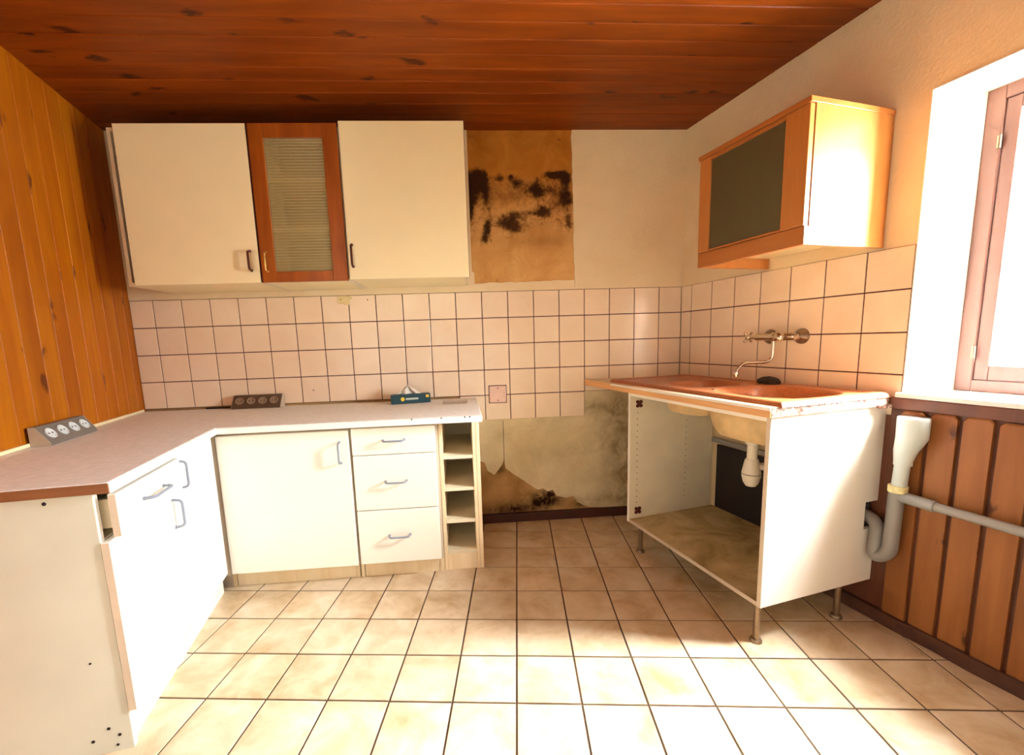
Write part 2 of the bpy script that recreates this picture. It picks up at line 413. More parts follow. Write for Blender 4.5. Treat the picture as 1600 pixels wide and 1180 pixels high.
def m_smoked():
    k = N('smoked_satin_glass', 0.3, 0.5); k.col(lin((104, 92, 62)))
    k.b.inputs['Transmission Weight'].default_value = 0.25; return k.m
M['smoked'] = m_smoked()
def m_clear(name, tint, g=0.06):
    m = bpy.data.materials.new(name); m.use_nodes = True; t = m.node_tree; t.nodes.clear()
    out = t.nodes.new('ShaderNodeOutputMaterial'); mx = t.nodes.new('ShaderNodeMixShader')
    tr = t.nodes.new('ShaderNodeBsdfTransparent'); gl = t.nodes.new('ShaderNodeBsdfGlossy')
    tr.inputs[0].default_value = tint; gl.inputs['Roughness'].default_value = 0.03; mx.inputs[0].default_value = g
    t.links.new(tr.outputs[0], mx.inputs[1]); t.links.new(gl.outputs[0], mx.inputs[2]); t.links.new(mx.outputs[0], out.inputs[0]); return m
M['pane'] = m_clear('window_glass', (0.97, 0.98, 0.98, 1))
M['clear_plastic'] = m_clear('clear_plastic', (0.97, 0.95, 0.93, 1), 0.08)

# ================================================================== STRUCTURE
RROT = math.atan2(NW.y, NW.x)                 # right-wall frame: local x = out of the wall, local y = along, z up
LROT = math.atan2(TW.y, TW.x)                 # left-wall frame: local x = along, local y = out of the wall
def clip_poly(poly, planes):
    for (n, c) in planes:
        out = []
        for i in range(len(poly)):
            a, b = poly[i], poly[(i+1) % len(poly)]
            da, db = n[0]*a[0]+n[1]*a[1]-c, n[0]*b[0]+n[1]*b[1]-c
            if da >= 0: out.append(a)
            if (da >= 0) != (db >= 0):
                t = da/(da-db); out.append((a[0]+(b[0]-a[0])*t, a[1]+(b[1]-a[1])*t))
        poly = out
        if len(poly) < 3: return []
    return poly
room = [(0, 0), (LX, 0), (LX + TW.x*SMAX, TW.y*SMAX), (TW.x*SMAX, TW.y*SMAX)]
# ---- floor
fl = MB().prism([(0.6, 0.3), (LX-0.6, 0.3), (LX-0.3+TW.x*(SMAX+.3), TW.y*(SMAX+.3)), (TW.x*SMAX+0.6, TW.y*(SMAX+.3))], -0.12, -0.0035).build('floor', M['grout_floor'])
tag(fl, kind='structure')
Q, FANG, FX, FY = 0.2009, -0.1239, -1.0352, -0.1404
J = 0.0065
def chamfer_tile(poly, z0, z1, c):
    """a flat tile: bottom ring, side, small chamfer, top"""
    cx = sum(p[0] for p in poly)/len(poly); cy = sum(p[1] for p in poly)/len(poly)
    n = len(poly)
    ins = []
    for p in poly:
        d = Vector((cx-p[0], cy-p[1])); L = d.length
        ins.append((p[0]+d.x/L*c*1.4, p[1]+d.y/L*c*1.4))
    m = MB()
    vs = [(x,y,z0) for x,y in poly] + [(x,y,z1-c*0.6) for x,y in poly] + [(x,y,z1) for x,y in ins]
    fs = [(i,(i+1)%n,n+(i+1)%n,n+i) for i in range(n)] + [(n+i,n+(i+1)%n,2*n+(i+1)%n,2*n+i) for i in range(n)] + [tuple(range(2*n,3*n))]
    m.add(vs, fs); return m
ca, sa = math.cos(FANG), math.sin(FANG)
planes = [((0,-1), 0.002), ((-NW.x*-1, -NW.y*-1), 0.002), ((-NW.x, -NW.y), (-NW.x)*LX + 0.002)]
full = None; rest = MB()
for i in range(-14, 12):
    for j in range(-3, 24):
        u, v = (i+0.5)*Q, -(j+0.5)*Q
        cx, cy = FX + ca*u - sa*v, FY + sa*u + ca*v
        if cy < -SMAX*0.97 or cy > 0.2: continue
        h = Q/2 - J/2
        poly = [(cx+ca*a-sa*b, cy+sa*a+ca*b) for a, b in ((-h,-h),(h,-h),(h,h),(-h,h))]
        cp = clip_poly(poly, planes)
        if len(cp) < 3: continue
        area = abs(sum(cp[k][0]*cp[(k+1)%len(cp)][1]-cp[(k+1)%len(cp)][0]*cp[k][1] for k in range(len(cp))))/2
        if area < 2e-4: continue
        if cy < -1.95:
            t = chamfer_tile(cp, -0.006, 0.0, 0.0015); rest.add(t.v, t.f); continue
        if abs(area - (2*h)**2) < 1e-6:
            if full is None:
                o = chamfer_tile([(-h,-h),(h,-h),(h,h),(-h,h)], -0.006, 0.0, 0.0015).build('tile', M['floor_tile'], fl); full = o.data
            else: o = link('tile', full, fl)
            o.location = (cx, cy, random.uniform(-0.0006, 0.0004)); o.rotation_euler = (random.uniform(-.002,.002), random.uniform(-.002,.002), FANG)
        else:
            chamfer_tile([(x-cx, y-cy) for x, y in cp], -0.006, 0.0, 0.0015).build('tile', M['floor_tile'], fl, loc=(cx, cy, 0))
tag(rest.build('remaining_tiles', M['floor_tile'], fl), kind='stuff')

# ---- back wall (tile faces lie in y = 0)
wb = bx(LX-0.4, 0.3, 0.014, 0.26, -0.1, 2.45).build('wall_back', M['render']); tag(wb, kind='structure')
P = 0.15; H1 = 1.2458; COR = 19.9076; ZT = 1.395
rows = [ZT, H1, H1-P, H1-2*P, H1-3*P, H1-4*P]
tmesh = {}
def wall_tile(parent, w, h, loc, rotz):
    key = (round(w, 4), round(h, 4))
    if key not in tmesh:
        a, b = w/2, h/2
        m = chamfer_tile([(-a,-b),(a,-b),(a,b),(-a,b)], -0.007, 0.0, 0.0014)
        m.v = [(x, -z, y) for x, y, z in m.v]       # face towards local -y
        o = m.build('tile', M['wall_tile'], parent); tmesh[key] = o.data
    else: o = link('tile', tmesh[key], parent)
    o.location = loc; o.rotation_euler = (random.uniform(-.004,.004), 0, rotz + random.uniform(-.004,.004)); return o
xs = [LX] + [(i-COR)*P for i in range(20)] + [0.0]
JW = 0.0048
for r in range(5):
    z1, z0 = rows[r], rows[r+1]
    for c in range(len(xs)-1):
        x0, x1 = xs[c], xs[c+1]
        if r == 4 and not (12 <= c <= 16): continue
        wall_tile(wb, x1-x0-JW, z1-z0-JW, ((x0+x1)/2, 0, (z0+z1)/2), 0)
g = MB().box(LX, 0.0, 0.0035, 0.014, rows[4], ZT-0.001).box(xs[12], xs[17], 0.0035, 0.014, rows[5]+0.002, rows[4])
g.build('grout_bed', M['grout_wall'], wb)
# plaster skim above the tiles, leaving the bare patch (missing hood) open
def skim_poly(pts, y0, y1, name, mat):
    return MB().prism(pts, y0, y1, 'y').build(name, mat, wb)
edge_r = []
zz = 1.449
while zz < 2.31:
    edge_r.append((-0.642 - 0.013*(zz-1.449)/0.8 + random.uniform(-.003,.003), zz)); zz += 0.035
skim_poly([(0.02, ZT+0.0005), (0.02, 2.30)] + edge_r[::-1] + [(-0.642, ZT+0.0005)], 0.002, 0.0145, 'plaster_skim', M['plaster'])
low = [( -0.642 - i*0.029, 1.449 - 0.007*i/20 + random.uniform(-.003,.003)) for i in range(21)]
skim_poly([(-0.642, ZT+0.0005)] + low + [(-1.222, ZT+0.0005)], 0.002, 0.0145, 'plaster_skim', M['plaster'])
skim_poly([(-1.222, ZT+0.0005), (-1.222, 1.50), (-1.235, 1.51), (-1.235, 2.30), (LX-0.02, 2.30), (LX-0.02, ZT+0.0005)], 0.002, 0.0145, 'plaster_skim', M['plaster'])
MB().box(0, 0.62, -0.003, 0.004, 0, 0.86).build('mouldy_patch', M['mould'], wb, loc=(-1.245, 0.0125, 1.435))
# lower bare skim with a broken bottom edge where the damp has eaten it away
brk = [(-1.24, 0.40), (-1.20, 0.385), (-1.185, 0.33), (-1.15, 0.30), (-1.10, 0.36), (-1.085, 0.40), (-1.075, 0.345), (-1.03, 0.30), (-0.97, 0.262), (-0.92, 0.217), (-0.88, 0.196),
       (-0.845, 0.20), (-0.82, 0.175), (-0.79, 0.185), (-0.762, 0.150), (-0.70, 0.128), (-0.66, 0.14), (-0.63, 0.10), (-0.60, 0.075), (-0.56, 0.058), (-0.3, 0.045), (0.02, 0.045)]
brk = [(x + random.uniform(-.004,.004), z + random.uniform(-.004,.004)) for x, z in brk]
skim_poly([(-1.24, rows[5]+0.001)] + brk + [(0.02, rows[4]), (xs[17], rows[4]), (xs[17], rows[5]+0.001)], 0.006, 0.0145, 'bare_skim', M['skim'])
bx(-1.0855, -1.0825, 0.0052, 0.008, 0.37, 0.636).build('crack', M['dark'], wb)
bb = MB().box(-1.9, 0.02, -0.012, 0.012, 0.0, 0.055).build('baseboard_back', M['base_dark'], bevel=0.003); tag(bb, kind='structure')

# ---- right wall (tile faces at o = 0); built in the right-wall frame
wr = MB()
SB = -0.006
wr.prism([(SB, -0.12), (SB, WS0), (-0.2, WS0+0.038), (-0.34, WS0+0.038), (-0.34, -0.12)], WZ0-0.017, WZ1)
wr.prism([(SB, WS1), (-0.2, WS1-0.038), (-0.34, WS1-0.038), (-0.34, DS0), (SB, DS0)], WZ0-0.017, WZ1)
wr.box(-0.34, SB, -0.12, DS0, -0.1, WZ0-0.017).box(-0.34, SB, -0.12, DS0, WZ1, 2.45)
wr.box(-0.34, SB, DS0, DS1, DZ1, 2.45).box(-0.34, SB, DS1, SMAX+0.3, -0.1, 2.45).box(-0.34, SB, DS0, DS1, -0.1, 0.0)
wr = wr.build('wall_right', M['plaster'], rotz=RROT); tag(wr, kind='structure')
rs = [0.0, 0.0805] + [0.0805 + P*k for k in range(1, 7)] + [WS0-0.002]
for r in range(4):
    z1, z0 = rows[r], rows[r+1]
    for c in range(len(rs)-1):
        s0, s1 = rs[c], rs[c+1]
        # tile mesh faces local -y; in this frame it has to face +x
        wall_tile(wr, s1-s0-JW, z1-z0-JW, (0, (s0+s1)/2, (z0+z1)/2), math.pi/2)
bx(SB-0.002, -0.0035, 0, WS0-0.001, rows[4], ZT-0.001).build('grout_bed', M['grout_wall'], wr)
# bright white paint on the window reveal (left cheek, head)
MB().prism([(0.001, WS0-0.0005), (-0.2, WS0+0.0375), (-0.2, WS0+0.0405), (0.001, WS0+0.0035)], WZ0, WZ1).build('reveal_paint', M['plaster_white'], wr)
MB().prism([(0.001, WS1+0.0005), (-0.2, WS1-0.0375), (-0.2, WS1-0.0405), (0.001, WS1-0.0035)], WZ0, WZ1).build('reveal_paint', M['plaster_white'], wr)
bx(-0.2, 0.001, WS0+0.003, WS1-0.003, WZ1-0.003, WZ1+0.001).build('reveal_paint', M['plaster_white'], wr)
# wood dado under the window: backing, top rail and single boards with open grooves
DB0, DB1 = 1.106, 2.60
bx(SB-0.001, 0.003, DB0, DB1, 0.0, 0.866).build('dado_backing', M['dado_back'], wr)
bx(SB-0.001, 0.0032, 0.86, DB0-0.0005, 0.0, 0.7945).build('dado_backing', M['dado_back'], wr)
bx(0.002, 0.020, DB0, DB1, 0.826, 0.866).build('dado_rail', M['dado_back'], wr, bevel=0.003)
pm = None; s = 1.137
while s < DB1 - 0.08:
    w = 0.070; hz = 0.775
    a = w/2
    if pm is None:
        top = [(-a, 0), (a, 0), (a, hz-0.012), (a-0.010, hz), (-a+0.010, hz), (-a, hz-0.012)]
        m = chamfer_tile(top, 0.0, 0.013, 0.004); m.v = [(z, x, y) for x, y, z in m.v]
        o = m.build('plank', M['pine_dado'], wr); pm = o.data
    else: o = link('plank', pm, wr)
    o.location = (0.0025, s + a + 0.006, 0.048 + random.uniform(-.003,.003)); s += 0.083
br = MB()
n = 26
for k in range(n):
    s0 = 0.0 + (DB1+0.3)*k/n; s1 = 0.0 + (DB1+0.3)*(k+1)/n
pts = [(0.0, -0.02)] + [(0.026 + random.uniform(-.003,.004), 0.1*k) for k in range(0, 30)] + [(0.0, 2.92)]
br.prism(pts, 0.0, 0.050)
bo = br.build('baseboard_right', M['base_right'], rotz=RROT, bevel=0.002); tag(bo, kind='structure')

# ---- window: sill, frame, sash, panes
win = empty('window_1', RP(0, 0, 0), RROT); tag(win, 'narrow wooden window in a white reveal above the sink side', kind='structure')
bx(-0.21, 0.018, WS0-0.012, WS1+0.012, WZ0-0.017, WZ0).build('sill', M['sill'], win, bevel=0.003)
A0, A1 = WS0+0.040, WS1-0.040
fr = MB().box(-0.265,-0.2,A0,A0+0.045,WZ0,WZ1).box(-0.265,-0.2,A1-0.045,A1,WZ0,WZ1).box(-0.265,-0.2,A0+0.045,A1-0.045,WZ1-0.045,WZ1).box(-0.265,-0.2,A0+0.045,A1-0.045,WZ0,WZ0+0.04)
fr.build('frame', M['frame_wood'], win, bevel=0.003)
B0, B1, C0, C1 = A0+0.046, A1-0.046, WZ0+0.041, WZ1-0.046
sash = MB().box(-0.258,-0.206,B0,B0+0.036,C0,C1).box(-0.258,-0.206,B1-0.036,B1,C0,C1).box(-0.258,-0.206,B0+0.036,B1-0.036,C1-0.04,C1).box(-0.258,-0.206,B0+0.036,B1-0.036,C0,C0+0.05)
sash = sash.build('sash', M['frame_wood'], win, bevel=0.003)
bx(-0.234,-0.230,B0+0.030,B1-0.030,C0+0.045,C1-0.035).build('pane', M['pane'], win)
for z in (1.02, 1.70): MB().lathe([(0.006,-0.02),(0.006,0.02)], (-0.196, A0+0.044, z)).build('hinge', M['chrome_dull'], win)

# ---- glazed door behind the camera (lets in the fill light the room shows)
dr = empty('door_1', RP(0, 0, 0), RROT); tag(dr, 'glazed door in the right wall behind the viewer', kind='structure')
MB().box(-0.26,-0.2,DS0,DS0+0.09,0,DZ1).box(-0.26,-0.2,DS1-0.40,DS1,0,DZ1).box(-0.26,-0.2,DS0+0.09,DS1-0.40,DZ1-0.25,DZ1).box(-0.26,-0.2,DS0+0.09,DS1-0.40,0,1.40).build('leaf', M['frame_wood'], dr, bevel=0.003)
bx(-0.234,-0.230,DS0+0.085,DS1-0.385,1.395,DZ1-0.245).build('pane', M['pane'], dr)
MB().tube(fillet([(-0.2,DS0+0.05,1.0),(-0.15,DS0+0.05,1.0),(-0.15,DS0+0.16,1.0)],0.02),0.008).build('door_handle', M['chrome'], dr)

# ---- left wall: single upright boards
wl = bx(-0.3, SMAX+0.3, -0.30, -0.010, -0.1, 2.45).build('wall_left', M['dado_back'], loc=(LX,0,0), rotz=LROT); tag(wl, kind='structure')
s = -0.03; pm = None
while s < 2.2:
    if pm is None:
        a = 0.047
        m = MB().prism([(-a,-0.012),(a,-0.012),(a,-0.002),(a-0.002,0.0),(-a+0.002,0.0),(-a,-0.002)], 0.0, CEIL+0.01)
        o = m.build('plank', M['pine_wall'], wl); pm = o.data
    else: o = link('plank', pm, wl)
    o.location = (s + 0.0475, random.uniform(-.0004,.0004), 0); s += 0.095
bx(2.2, SMAX+0.1, -0.012, 0.0, 0.0, CEIL+0.01).build('plaster_skim', M['room_plaster'], wl)  # unseen stretch plastered instead of boarded, added to cut orange bounce light
# ---- front wall behind the camera
wf = bx(-0.3, -0.3+3.9, 0.0, 0.2, -0.1, 2.45).build('wall_front', M['room_plaster'], loc=LP(0, SMAX, 0)+Vector((-0.2,0,0))+Vector((0,-0.2,0)), rotz=0.0); tag(wf, kind='structure')
# ---- ceiling: boards running parallel to the back wall
ce = MB().prism([(0.5,0.3),(LX-0.5,0.3),(LX-0.3+TW.x*(SMAX+.3),TW.y*(SMAX+.3)),(TW.x*SMAX+0.5,TW.y*(SMAX+.3))], CEIL+0.008, CEIL+0.15).build('ceiling', M['dado_back']); tag(ce, kind='structure')
y = 0.01; k = 0
while y > TW.y*SMAX:
    w = 0.089; xl = LX - TW.x/TW.y*(-y)*-1
    sh = -y*TW.x/(-TW.y)
    x0, x1 = LX + sh - 0.012, sh + 0.012
    L = x1 - x0; a = w/2; d = TW.x/(-TW.y)
    def row(yy, z): return (-(L/2) - yy*d, yy, z), ((L/2) - yy*d, yy, z)
    prof = [(-a, 0.010), (-a, 0.0022), (-a+0.003, 0.0), (a-0.003, 0.0), (a, 0.0022), (a, 0.010)]
    vs = []
    for yy, z in prof:
        p, q = row(yy, z); vs += [p, q]
    fs = [(2*i, 2*i+1, 2*i+3, 2*i+2) for i in range(5)]
    yc = y - 0.045
    sh = -yc*TW.x/(-TW.y)
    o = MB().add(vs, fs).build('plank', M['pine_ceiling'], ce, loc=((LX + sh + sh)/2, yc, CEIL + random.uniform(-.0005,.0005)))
    y -= 0.090; k += 1

# cream edging strip between left wall boards and worktop, and along the back tiles
tr = MB().box(0.0, 1.50, 0.0, 0.012, 0.786, 0.800).build('trim_1', M['edge_strip'], loc=(LX,0,0), rotz=LROT, bevel=0.003); tag(tr, kind='structure')
tr.location = LP(0.0, 0.03, 0)

# ================================================================== HANDLES
def bow_handle(name, parent, mat, loc, vertical=True, L=0.096, out=0.030, r=0.0046, face='-y'):
    """bow handle; local: foot at the front face, stands out along `face`"""
    h = L/2
    p = [(0, 0, -h), (0, out, -h+0.004), (0, out, h-0.004), (0, 0, h)]
    p = fillet(p, 0.014, 5)
    q = []
    for v in p:
        x, y, z = v
        if not vertical: x, z = z, -x
        if face == '-y': q.append((x, -y, z))
        elif face == '+y': q.append((x, y, z))
    m = MB().tube(q, r, 8)
    for e in (q[0], q[-1]):
        sgn = -1 if face == '-y' else 1
        m.lathe([(r*1.25, 0.0), (r*1.25, sgn*0.003)], e, 'y', 10)
    return m.build(name, mat, parent, smooth=True, loc=loc)

# ================================================================== BACK RUN OF BASE CABINETS
BO = Vector((-1.245, -0.523, 0)); BROT = math.radians(0.6146)
DF = -0.058         # front face of doors and drawers (local y), body front at -0.038
WT0, WT1 = 0.757, 0.785
def shelf_unit():
    t = empty('open_shelf_unit', BO, BROT)
    tag(t, 'narrow open white shelf unit at the right end of the back cabinets', 'shelf unit')
    bx(-0.018, 0.0, 0.0, 0.50, 0.0, 0.755).build('side_panel', M['pine_pale'], t, bevel=0.0015)
    bx(-0.034, -0.0185, 0.001, 0.50, 0.0, 0.755).build('side_panel', M['pine_pale'], t, bevel=0.0015)
    bx(-0.193, -0.176, 0.0, 0.50, 0.0, 0.755).build('side_panel', M['pine_pale'], t, bevel=0.0015)
    bx(-0.176, -0.034, 0.49, 0.50, 0.08, 0.755).build('back_panel', M['inside'], t)
    for z in (0.578, 0.419, 0.257):
        bx(-0.1755, -0.0345, 0.004, 0.489, z-0.016, z).build('shelf', M['inside'], t, bevel=0.001)
    bx(-0.1755, -0.0345, 0.002, 0.489, 0.084, 0.100).build('shelf', M['inside'], t, bevel=0.001)
    bx(-0.1755, -0.0345, 0.004, 0.018, 0.0, 0.0835).build('plinth', M['pine_pale'], t)
    bx(-0.1755, -0.0345, 0.004, 0.489, 0.74, 0.755).build('top_panel', M['inside'], t)
shelf_unit()
def drawer_unit():
    t = empty('drawer_unit', BO + Vector((math.cos(BROT)*-0.395, math.sin(BROT)*-0.395, 0)), BROT)
    tag(t, 'white three-drawer base unit between the wide door cabinet and the open shelves', 'drawer unit')
    c = 0.395
    bx(-0.583+c, -0.1945+c, -0.037, 0.48, 0.085, 0.755).build('body', M['edge_beige'], t)
    for z0, z1, hz in ((0.618, 0.742, 0.684), (0.356, 0.615, 0.490), (0.092, 0.352, 0.228)):
        d = bx(-0.581+c, -0.204+c, DF, -0.039, z0, z1).build('drawer', M['white'], t, bevel=0.003)
        bow_handle('handle', d, M['handle_grey'], (-0.392+c, DF, hz), vertical=False)
    bx(-0.577+c, -0.214+c, 0.0, 0.016, 0.0, 0.086).build('plinth', M['pine_pale'], t)
    bx(-0.213+c, -0.1945+c, -0.004, 0.30, 0.0, 0.084).build('side_foot', M['pine_pale'], t)
drawer_unit()
def wide_cabinet():
    t = empty('base_cabinet', BO + Vector((math.cos(BROT)*-0.89, math.sin(BROT)*-0.89, 0)), BROT)
    tag(t, 'wide white base cabinet with one large door under the back worktop', 'cabinet')
    c = 0.89
    bx(-1.170+c, -0.588+c, -0.037, 0.48, 0.085, 0.755).build('body', M['edge_beige'], t)
    d = bx(-1.164+c, -0.592+c, DF-0.002, -0.039, 0.090, 0.738).build('door', M['white'], t, bevel=0.003)
    bow_handle('handle', d, M['handle_grey'], (-0.632+c, DF-0.002, 0.637), vertical=True)
    bx(-1.172+c, -0.619+c, 0.0, 0.016, 0.0, 0.086).build('plinth', M['pine_pale'], t)
    bx(-0.617+c, -0.602+c, -0.004, 0.10, 0.0, 0.084).build('side_foot', M['pine_pale'], t)
    bx(-0.595+c, -0.580+c, -0.004, 0.10, 0.0, 0.084).build('side_foot', M['pine_pale'], t)
    bx(-1.196+c, -1.167+c, -0.056, -0.020, 0.085, 0.75).build('filler_strip', M['edge_beige'], t)
    bx(-1.192+c, -1.176+c, -0.004, 0.02, 0.0, 0.084).build('side_foot', M['pine_pale'], t)
    bx(-1.245+c, -1.193+c, 0.0, 0.016, 0.0, 0.084).build('plinth', M['edge_beige'], t)
wide_cabinet()

# ================================================================== LEFT RUN OF BASE CABINETS
LO = Vector((-2.457, -0.589, 0)); TL = Vector((0.1918, -0.9814, 0)); LRT = math.atan2(TL.y, TL.x)   # local x towards the viewer, y out
def lpos(x, y=0.0): 
    c, s_ = math.cos(LRT), math.sin(LRT); return LO + Vector((c*x - s_*y, s_*x + c*y, 0))
def left_near():
    t = empty('base_cabinet', lpos(0.60), LRT)
    tag(t, 'white base cabinet with a slightly open drawer over a door, nearest the viewer', 'cabinet')
    c = -0.60
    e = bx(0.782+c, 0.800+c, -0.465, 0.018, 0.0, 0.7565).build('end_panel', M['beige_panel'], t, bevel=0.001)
    bx(0.783+c, 0.799+c, 0.0175, 0.0195, 0.09, 0.756).build('front_edge_band', M['white'], e)
    for (y, z, r) in ((-0.035, 0.075, .0045), (-0.012, 0.05, .0045), (-0.075, 0.045, .0045), (-0.02, 0.02, .004), (-0.19, 0.02, .0045), (-0.085, 0.74, .005), (-0.05, 0.28, .003)):
        MB().lathe([(r, -0.001), (r, 0.0008)], (0.800+c, y, z), 'x', 10).build('screw_hole', M['dark'], e)
    bx(0.42+c, 0.436+c, -0.46, 0.018, 0.08, 0.756).build('side_panel', M['inside'], t)
    bx(0.4365+c, 0.7815+c, -0.46, 0.017, 0.085, 0.10).build('bottom_panel', M['inside'], t)
    bx(0.4365+c, 0.7815+c, -0.46, -0.45, 0.101, 0.756).build('back_panel', M['inside'], t)
    bx(0.4365+c, 0.7815+c, -0.05, 0.015, 0.605, 0.62).build('rail', M['edge_beige'], t)
    d = bx(0.418+c, 0.803+c, 0.0205, 0.040, 0.117, 0.618).build('door', M['white'], t, bevel=0.002)
    bx(0.8033+c, 0.8040+c, 0.022, 0.039, 0.119, 0.616).build('edge_band', M['edge_beige'], d)
    bow_handle('handle', d, M['handle_grey'], (0.445+c, 0.040, 0.555), True, face='+y', L=0.10)
    w = bx(0.425+c, 0.800+c, 0.050, 0.070, 0.628, 0.748).build('drawer', M['white'], t, bevel=0.002)
    bx(0.8003+c, 0.8010+c, 0.0515, 0.0685, 0.630, 0.746).build('edge_band', M['edge_beige'], w)
    bow_handle('handle', w, M['handle_grey'], (0.615+c, 0.070, 0.69), False, face='+y', L=0.12)
    bx(0.452+c, 0.464+c, -0.38, 0.0495, 0.645, 0.725).build('drawer_side', M['inside'], w)
    bx(0.756+c, 0.768+c, -0.38, 0.0495, 0.645, 0.725).build('drawer_side', M['inside'], w)
    bx(0.4645+c, 0.7555+c, -0.38, 0.0495, 0.645, 0.655).build('drawer_bottom', M['inside'], w)
    bx(0.425+c, 0.7815+c, -0.016, 0.0, 0.0, 0.105).build('plinth', M['white'], t)
left_near()
def left_far():
    t = empty('base_cabinet', lpos(0.22), LRT)
    tag(t, 'white base cabinet with a full-height door in the inner corner of the left run', 'cabinet')
    c = -0.22
    bx(0.042+c, 0.4195+c, -0.46, 0.019, 0.085, 0.756).build('body', M['edge_beige'], t)
    d = bx(0.040+c, 0.413+c, 0.0205, 0.040, 0.110, 0.742).build('door', M['white'], t, bevel=0.002)
    bow_handle('handle', d, M['handle_grey'], (0.375+c, 0.040, 0.675), True, face='+y', L=0.10)
    bx(-0.002+c, 0.424+c, -0.016, 0.0, 0.0, 0.086).build('plinth', M['white'], t)
left_far()

# ================================================================== L-SHAPED WORKTOP
c_, s_ = math.cos(BROT), math.sin(BROT)
def bpos(x, y): return (BO.x + c_*x - s_*y, BO.y + s_*x + c_*y)
inner = (-2.375, -0.637)
fe = lpos(0.818, 0.067)
lw = lpos(0.818, -0.49)
wt = empty('worktop', Vector((-2.7, -0.4, WT0)))
tag(wt, 'L-shaped pale laminate worktop along the left and back walls', 'worktop')
o0 = wt.location
def wl_(p): return (p[0]-o0.x, p[1]-o0.y)
lws = (lw.x + 0.0, lw.y)
poly = [wl_((LX+0.016, -0.003)), wl_(bpos(0.012, 0.519)), wl_(bpos(0.012, -0.098)), wl_(inner), wl_((fe.x, fe.y)), wl_(lws)]
poly[0] = wl_((LP(0.003, 0.006, 0).x, -0.004)); q = LP(0.004, 1.487, 0); poly[5] = wl_((q.x, q.y))
MB().prism(poly, 0.0, WT1-WT0).build('slab', M['worktop'], wt, bevel=0.004)
# white rounded front edging
def edging(a, b, name, mat, h0=-0.0005, h1=0.0255, th=0.003):
    a = Vector(a).to_2d() if len(a) == 3 else Vector(a); b = Vector(b).to_2d() if len(b) == 3 else Vector(b)
    d = (b-a).normalized(); nrm = Vector((-d.y, d.x))
    pts = [a + nrm*0.001, b + nrm*0.001, b - nrm*th, a - nrm*th]
    return MB().prism([wl_(p) for p in pts], h0, h1).build(name, mat, wt, bevel=0.001)
edging(inner, bpos(0.012, -0.098), 'front_edging', M['worktop_edge'])
edging((fe.x, fe.y), inner, 'front_edging', M['worktop_edge'])
qq = lpos(0.818, -0.49)
edging((q.x, q.y), (fe.x, fe.y), 'end_edging', M['end_brown'])
for x, y in ((-0.30, 0), (-0.17, 0), (-0.065, 0), (-0.043, 0.0)):
    b = bpos(x, -0.1015); MB().lathe([(0.0035, -0.0015), (0.0035, 0.0008)], (b[0]-o0.x, b[1]-o0.y, 0.0245), 'y', 7).build('chip_mark', M['dark'], wt)

# ================================================================== UPPER CABINETS ON THE BACK WALL
def upper(x0, x1, z0, z1, label, hinge, glass=False):
    cx = (x0+x1)/2; w = x1-x0; a = w/2
    t = empty('wall_cabinet', (cx, -0.16, z0)); tag(t, label, 'wall cabinet')
    D = 0.16; H = z1-z0
    def B(*q): return bx(q[0], q[1], q[2], q[3], q[4], q[5])
    y0, y1 = -D+0.0, D-0.004        # carcass front / back (local), door in front
    B(-a, -a+0.016, y0, y1, 0, H-0.005).build('side_panel', M['inside'], t)
    B(a-0.016, a, y0, y1, 0, H-0.005).build('side_panel', M['inside'], t)
    B(-a+0.0165, a-0.0165, y0, y1, 0, 0.016).build('bottom_panel', M['white_upper'], t)
    B(-a+0.0165, a-0.0165, y0, y1, H-0.021, H-0.005).build('top_panel', M['inside'], t)
    B(-a+0.0165, a-0.0165, y1-0.006, y1, 0.0165, H-0.0215).build('back_panel', M['inside'], t)
    return t, a, H, y0
t, a, H, y0 = upper(-2.865, -2.249, 1.427, 2.128, 'white wall cabinet in the dark left corner with a brown handle at right', 'l')
d = bx(-a+0.040, a-0.003, y0-0.019, y0-0.0005, 0.0, H+0.004).build('door', M['white_upper'], t, bevel=0.0015)
bx(-a+0.0385, -a+0.0398, y0-0.018, y0-0.001, 0.001, H+0.003).build('edge_band', M['edge_dark'], d)
bx(a-0.0028, a-0.0015, y0-0.018, y0-0.001, 0.001, H+0.003).build('edge_band', M['edge_dark'], d)
bow_handle('handle', d, M['handle_brown'], (a-0.040, y0-0.019, 0.10), True, L=0.088, out=0.024, r=0.0055)
t, a, H, y0 = upper(-2.246, -1.840, 1.427, 2.128, 'wall cabinet with a reddish wood frame door and ribbed glass', 'l', True)
for z in (0.235, 0.455):
    bx(-a+0.017, a-0.017, y0+0.003, 0.14, z, z+0.018).build('shelf', M['white_upper'], t)
# wooden frame door
fy0, fy1 = y0-0.021, y0-0.0005
gx0, gx1, gz0, gz1 = -a+0.068, a-0.072, 0.048, H-0.058
dz = bx(-a+0.004, gx0, fy0, fy1, 0.0, H+0.004).build('door', M['door_wood'], t, bevel=0.002)
tag(dz, 'reddish wooden door frame')
bx(gx1, a-0.004, fy0, fy1, 0.0, H+0.004).build('stile', M['door_wood'], dz, bevel=0.002)
bx(gx0+0.0003, gx1-0.0003, fy0, fy1, 0.0, gz0).build('rail', M['door_wood'], dz, bevel=0.002)
bx(gx0+0.0003, gx1-0.0003, fy0, fy1, gz1, H+0.004).build('rail', M['door_wood'], dz, bevel=0.002)
bx(-a-0.0005, -a+0.0035, fy0+0.004, fy1, 0.0, H+0.003).build('edge_band', M['edge_dark'], dz)
rb = MB(); nr = 46
vs = []; fs = []
zs = []
for k in range(nr*4+1):
    zz = gz0-0.004 + (gz1-gz0+0.008)*k/(nr*4); yy = fy0+0.009 - 0.0026*abs(math.sin(math.pi*k/4))
    vs += [(gx0-0.004, yy, zz), (gx1+0.004, yy, zz)]
m_ = len(vs)
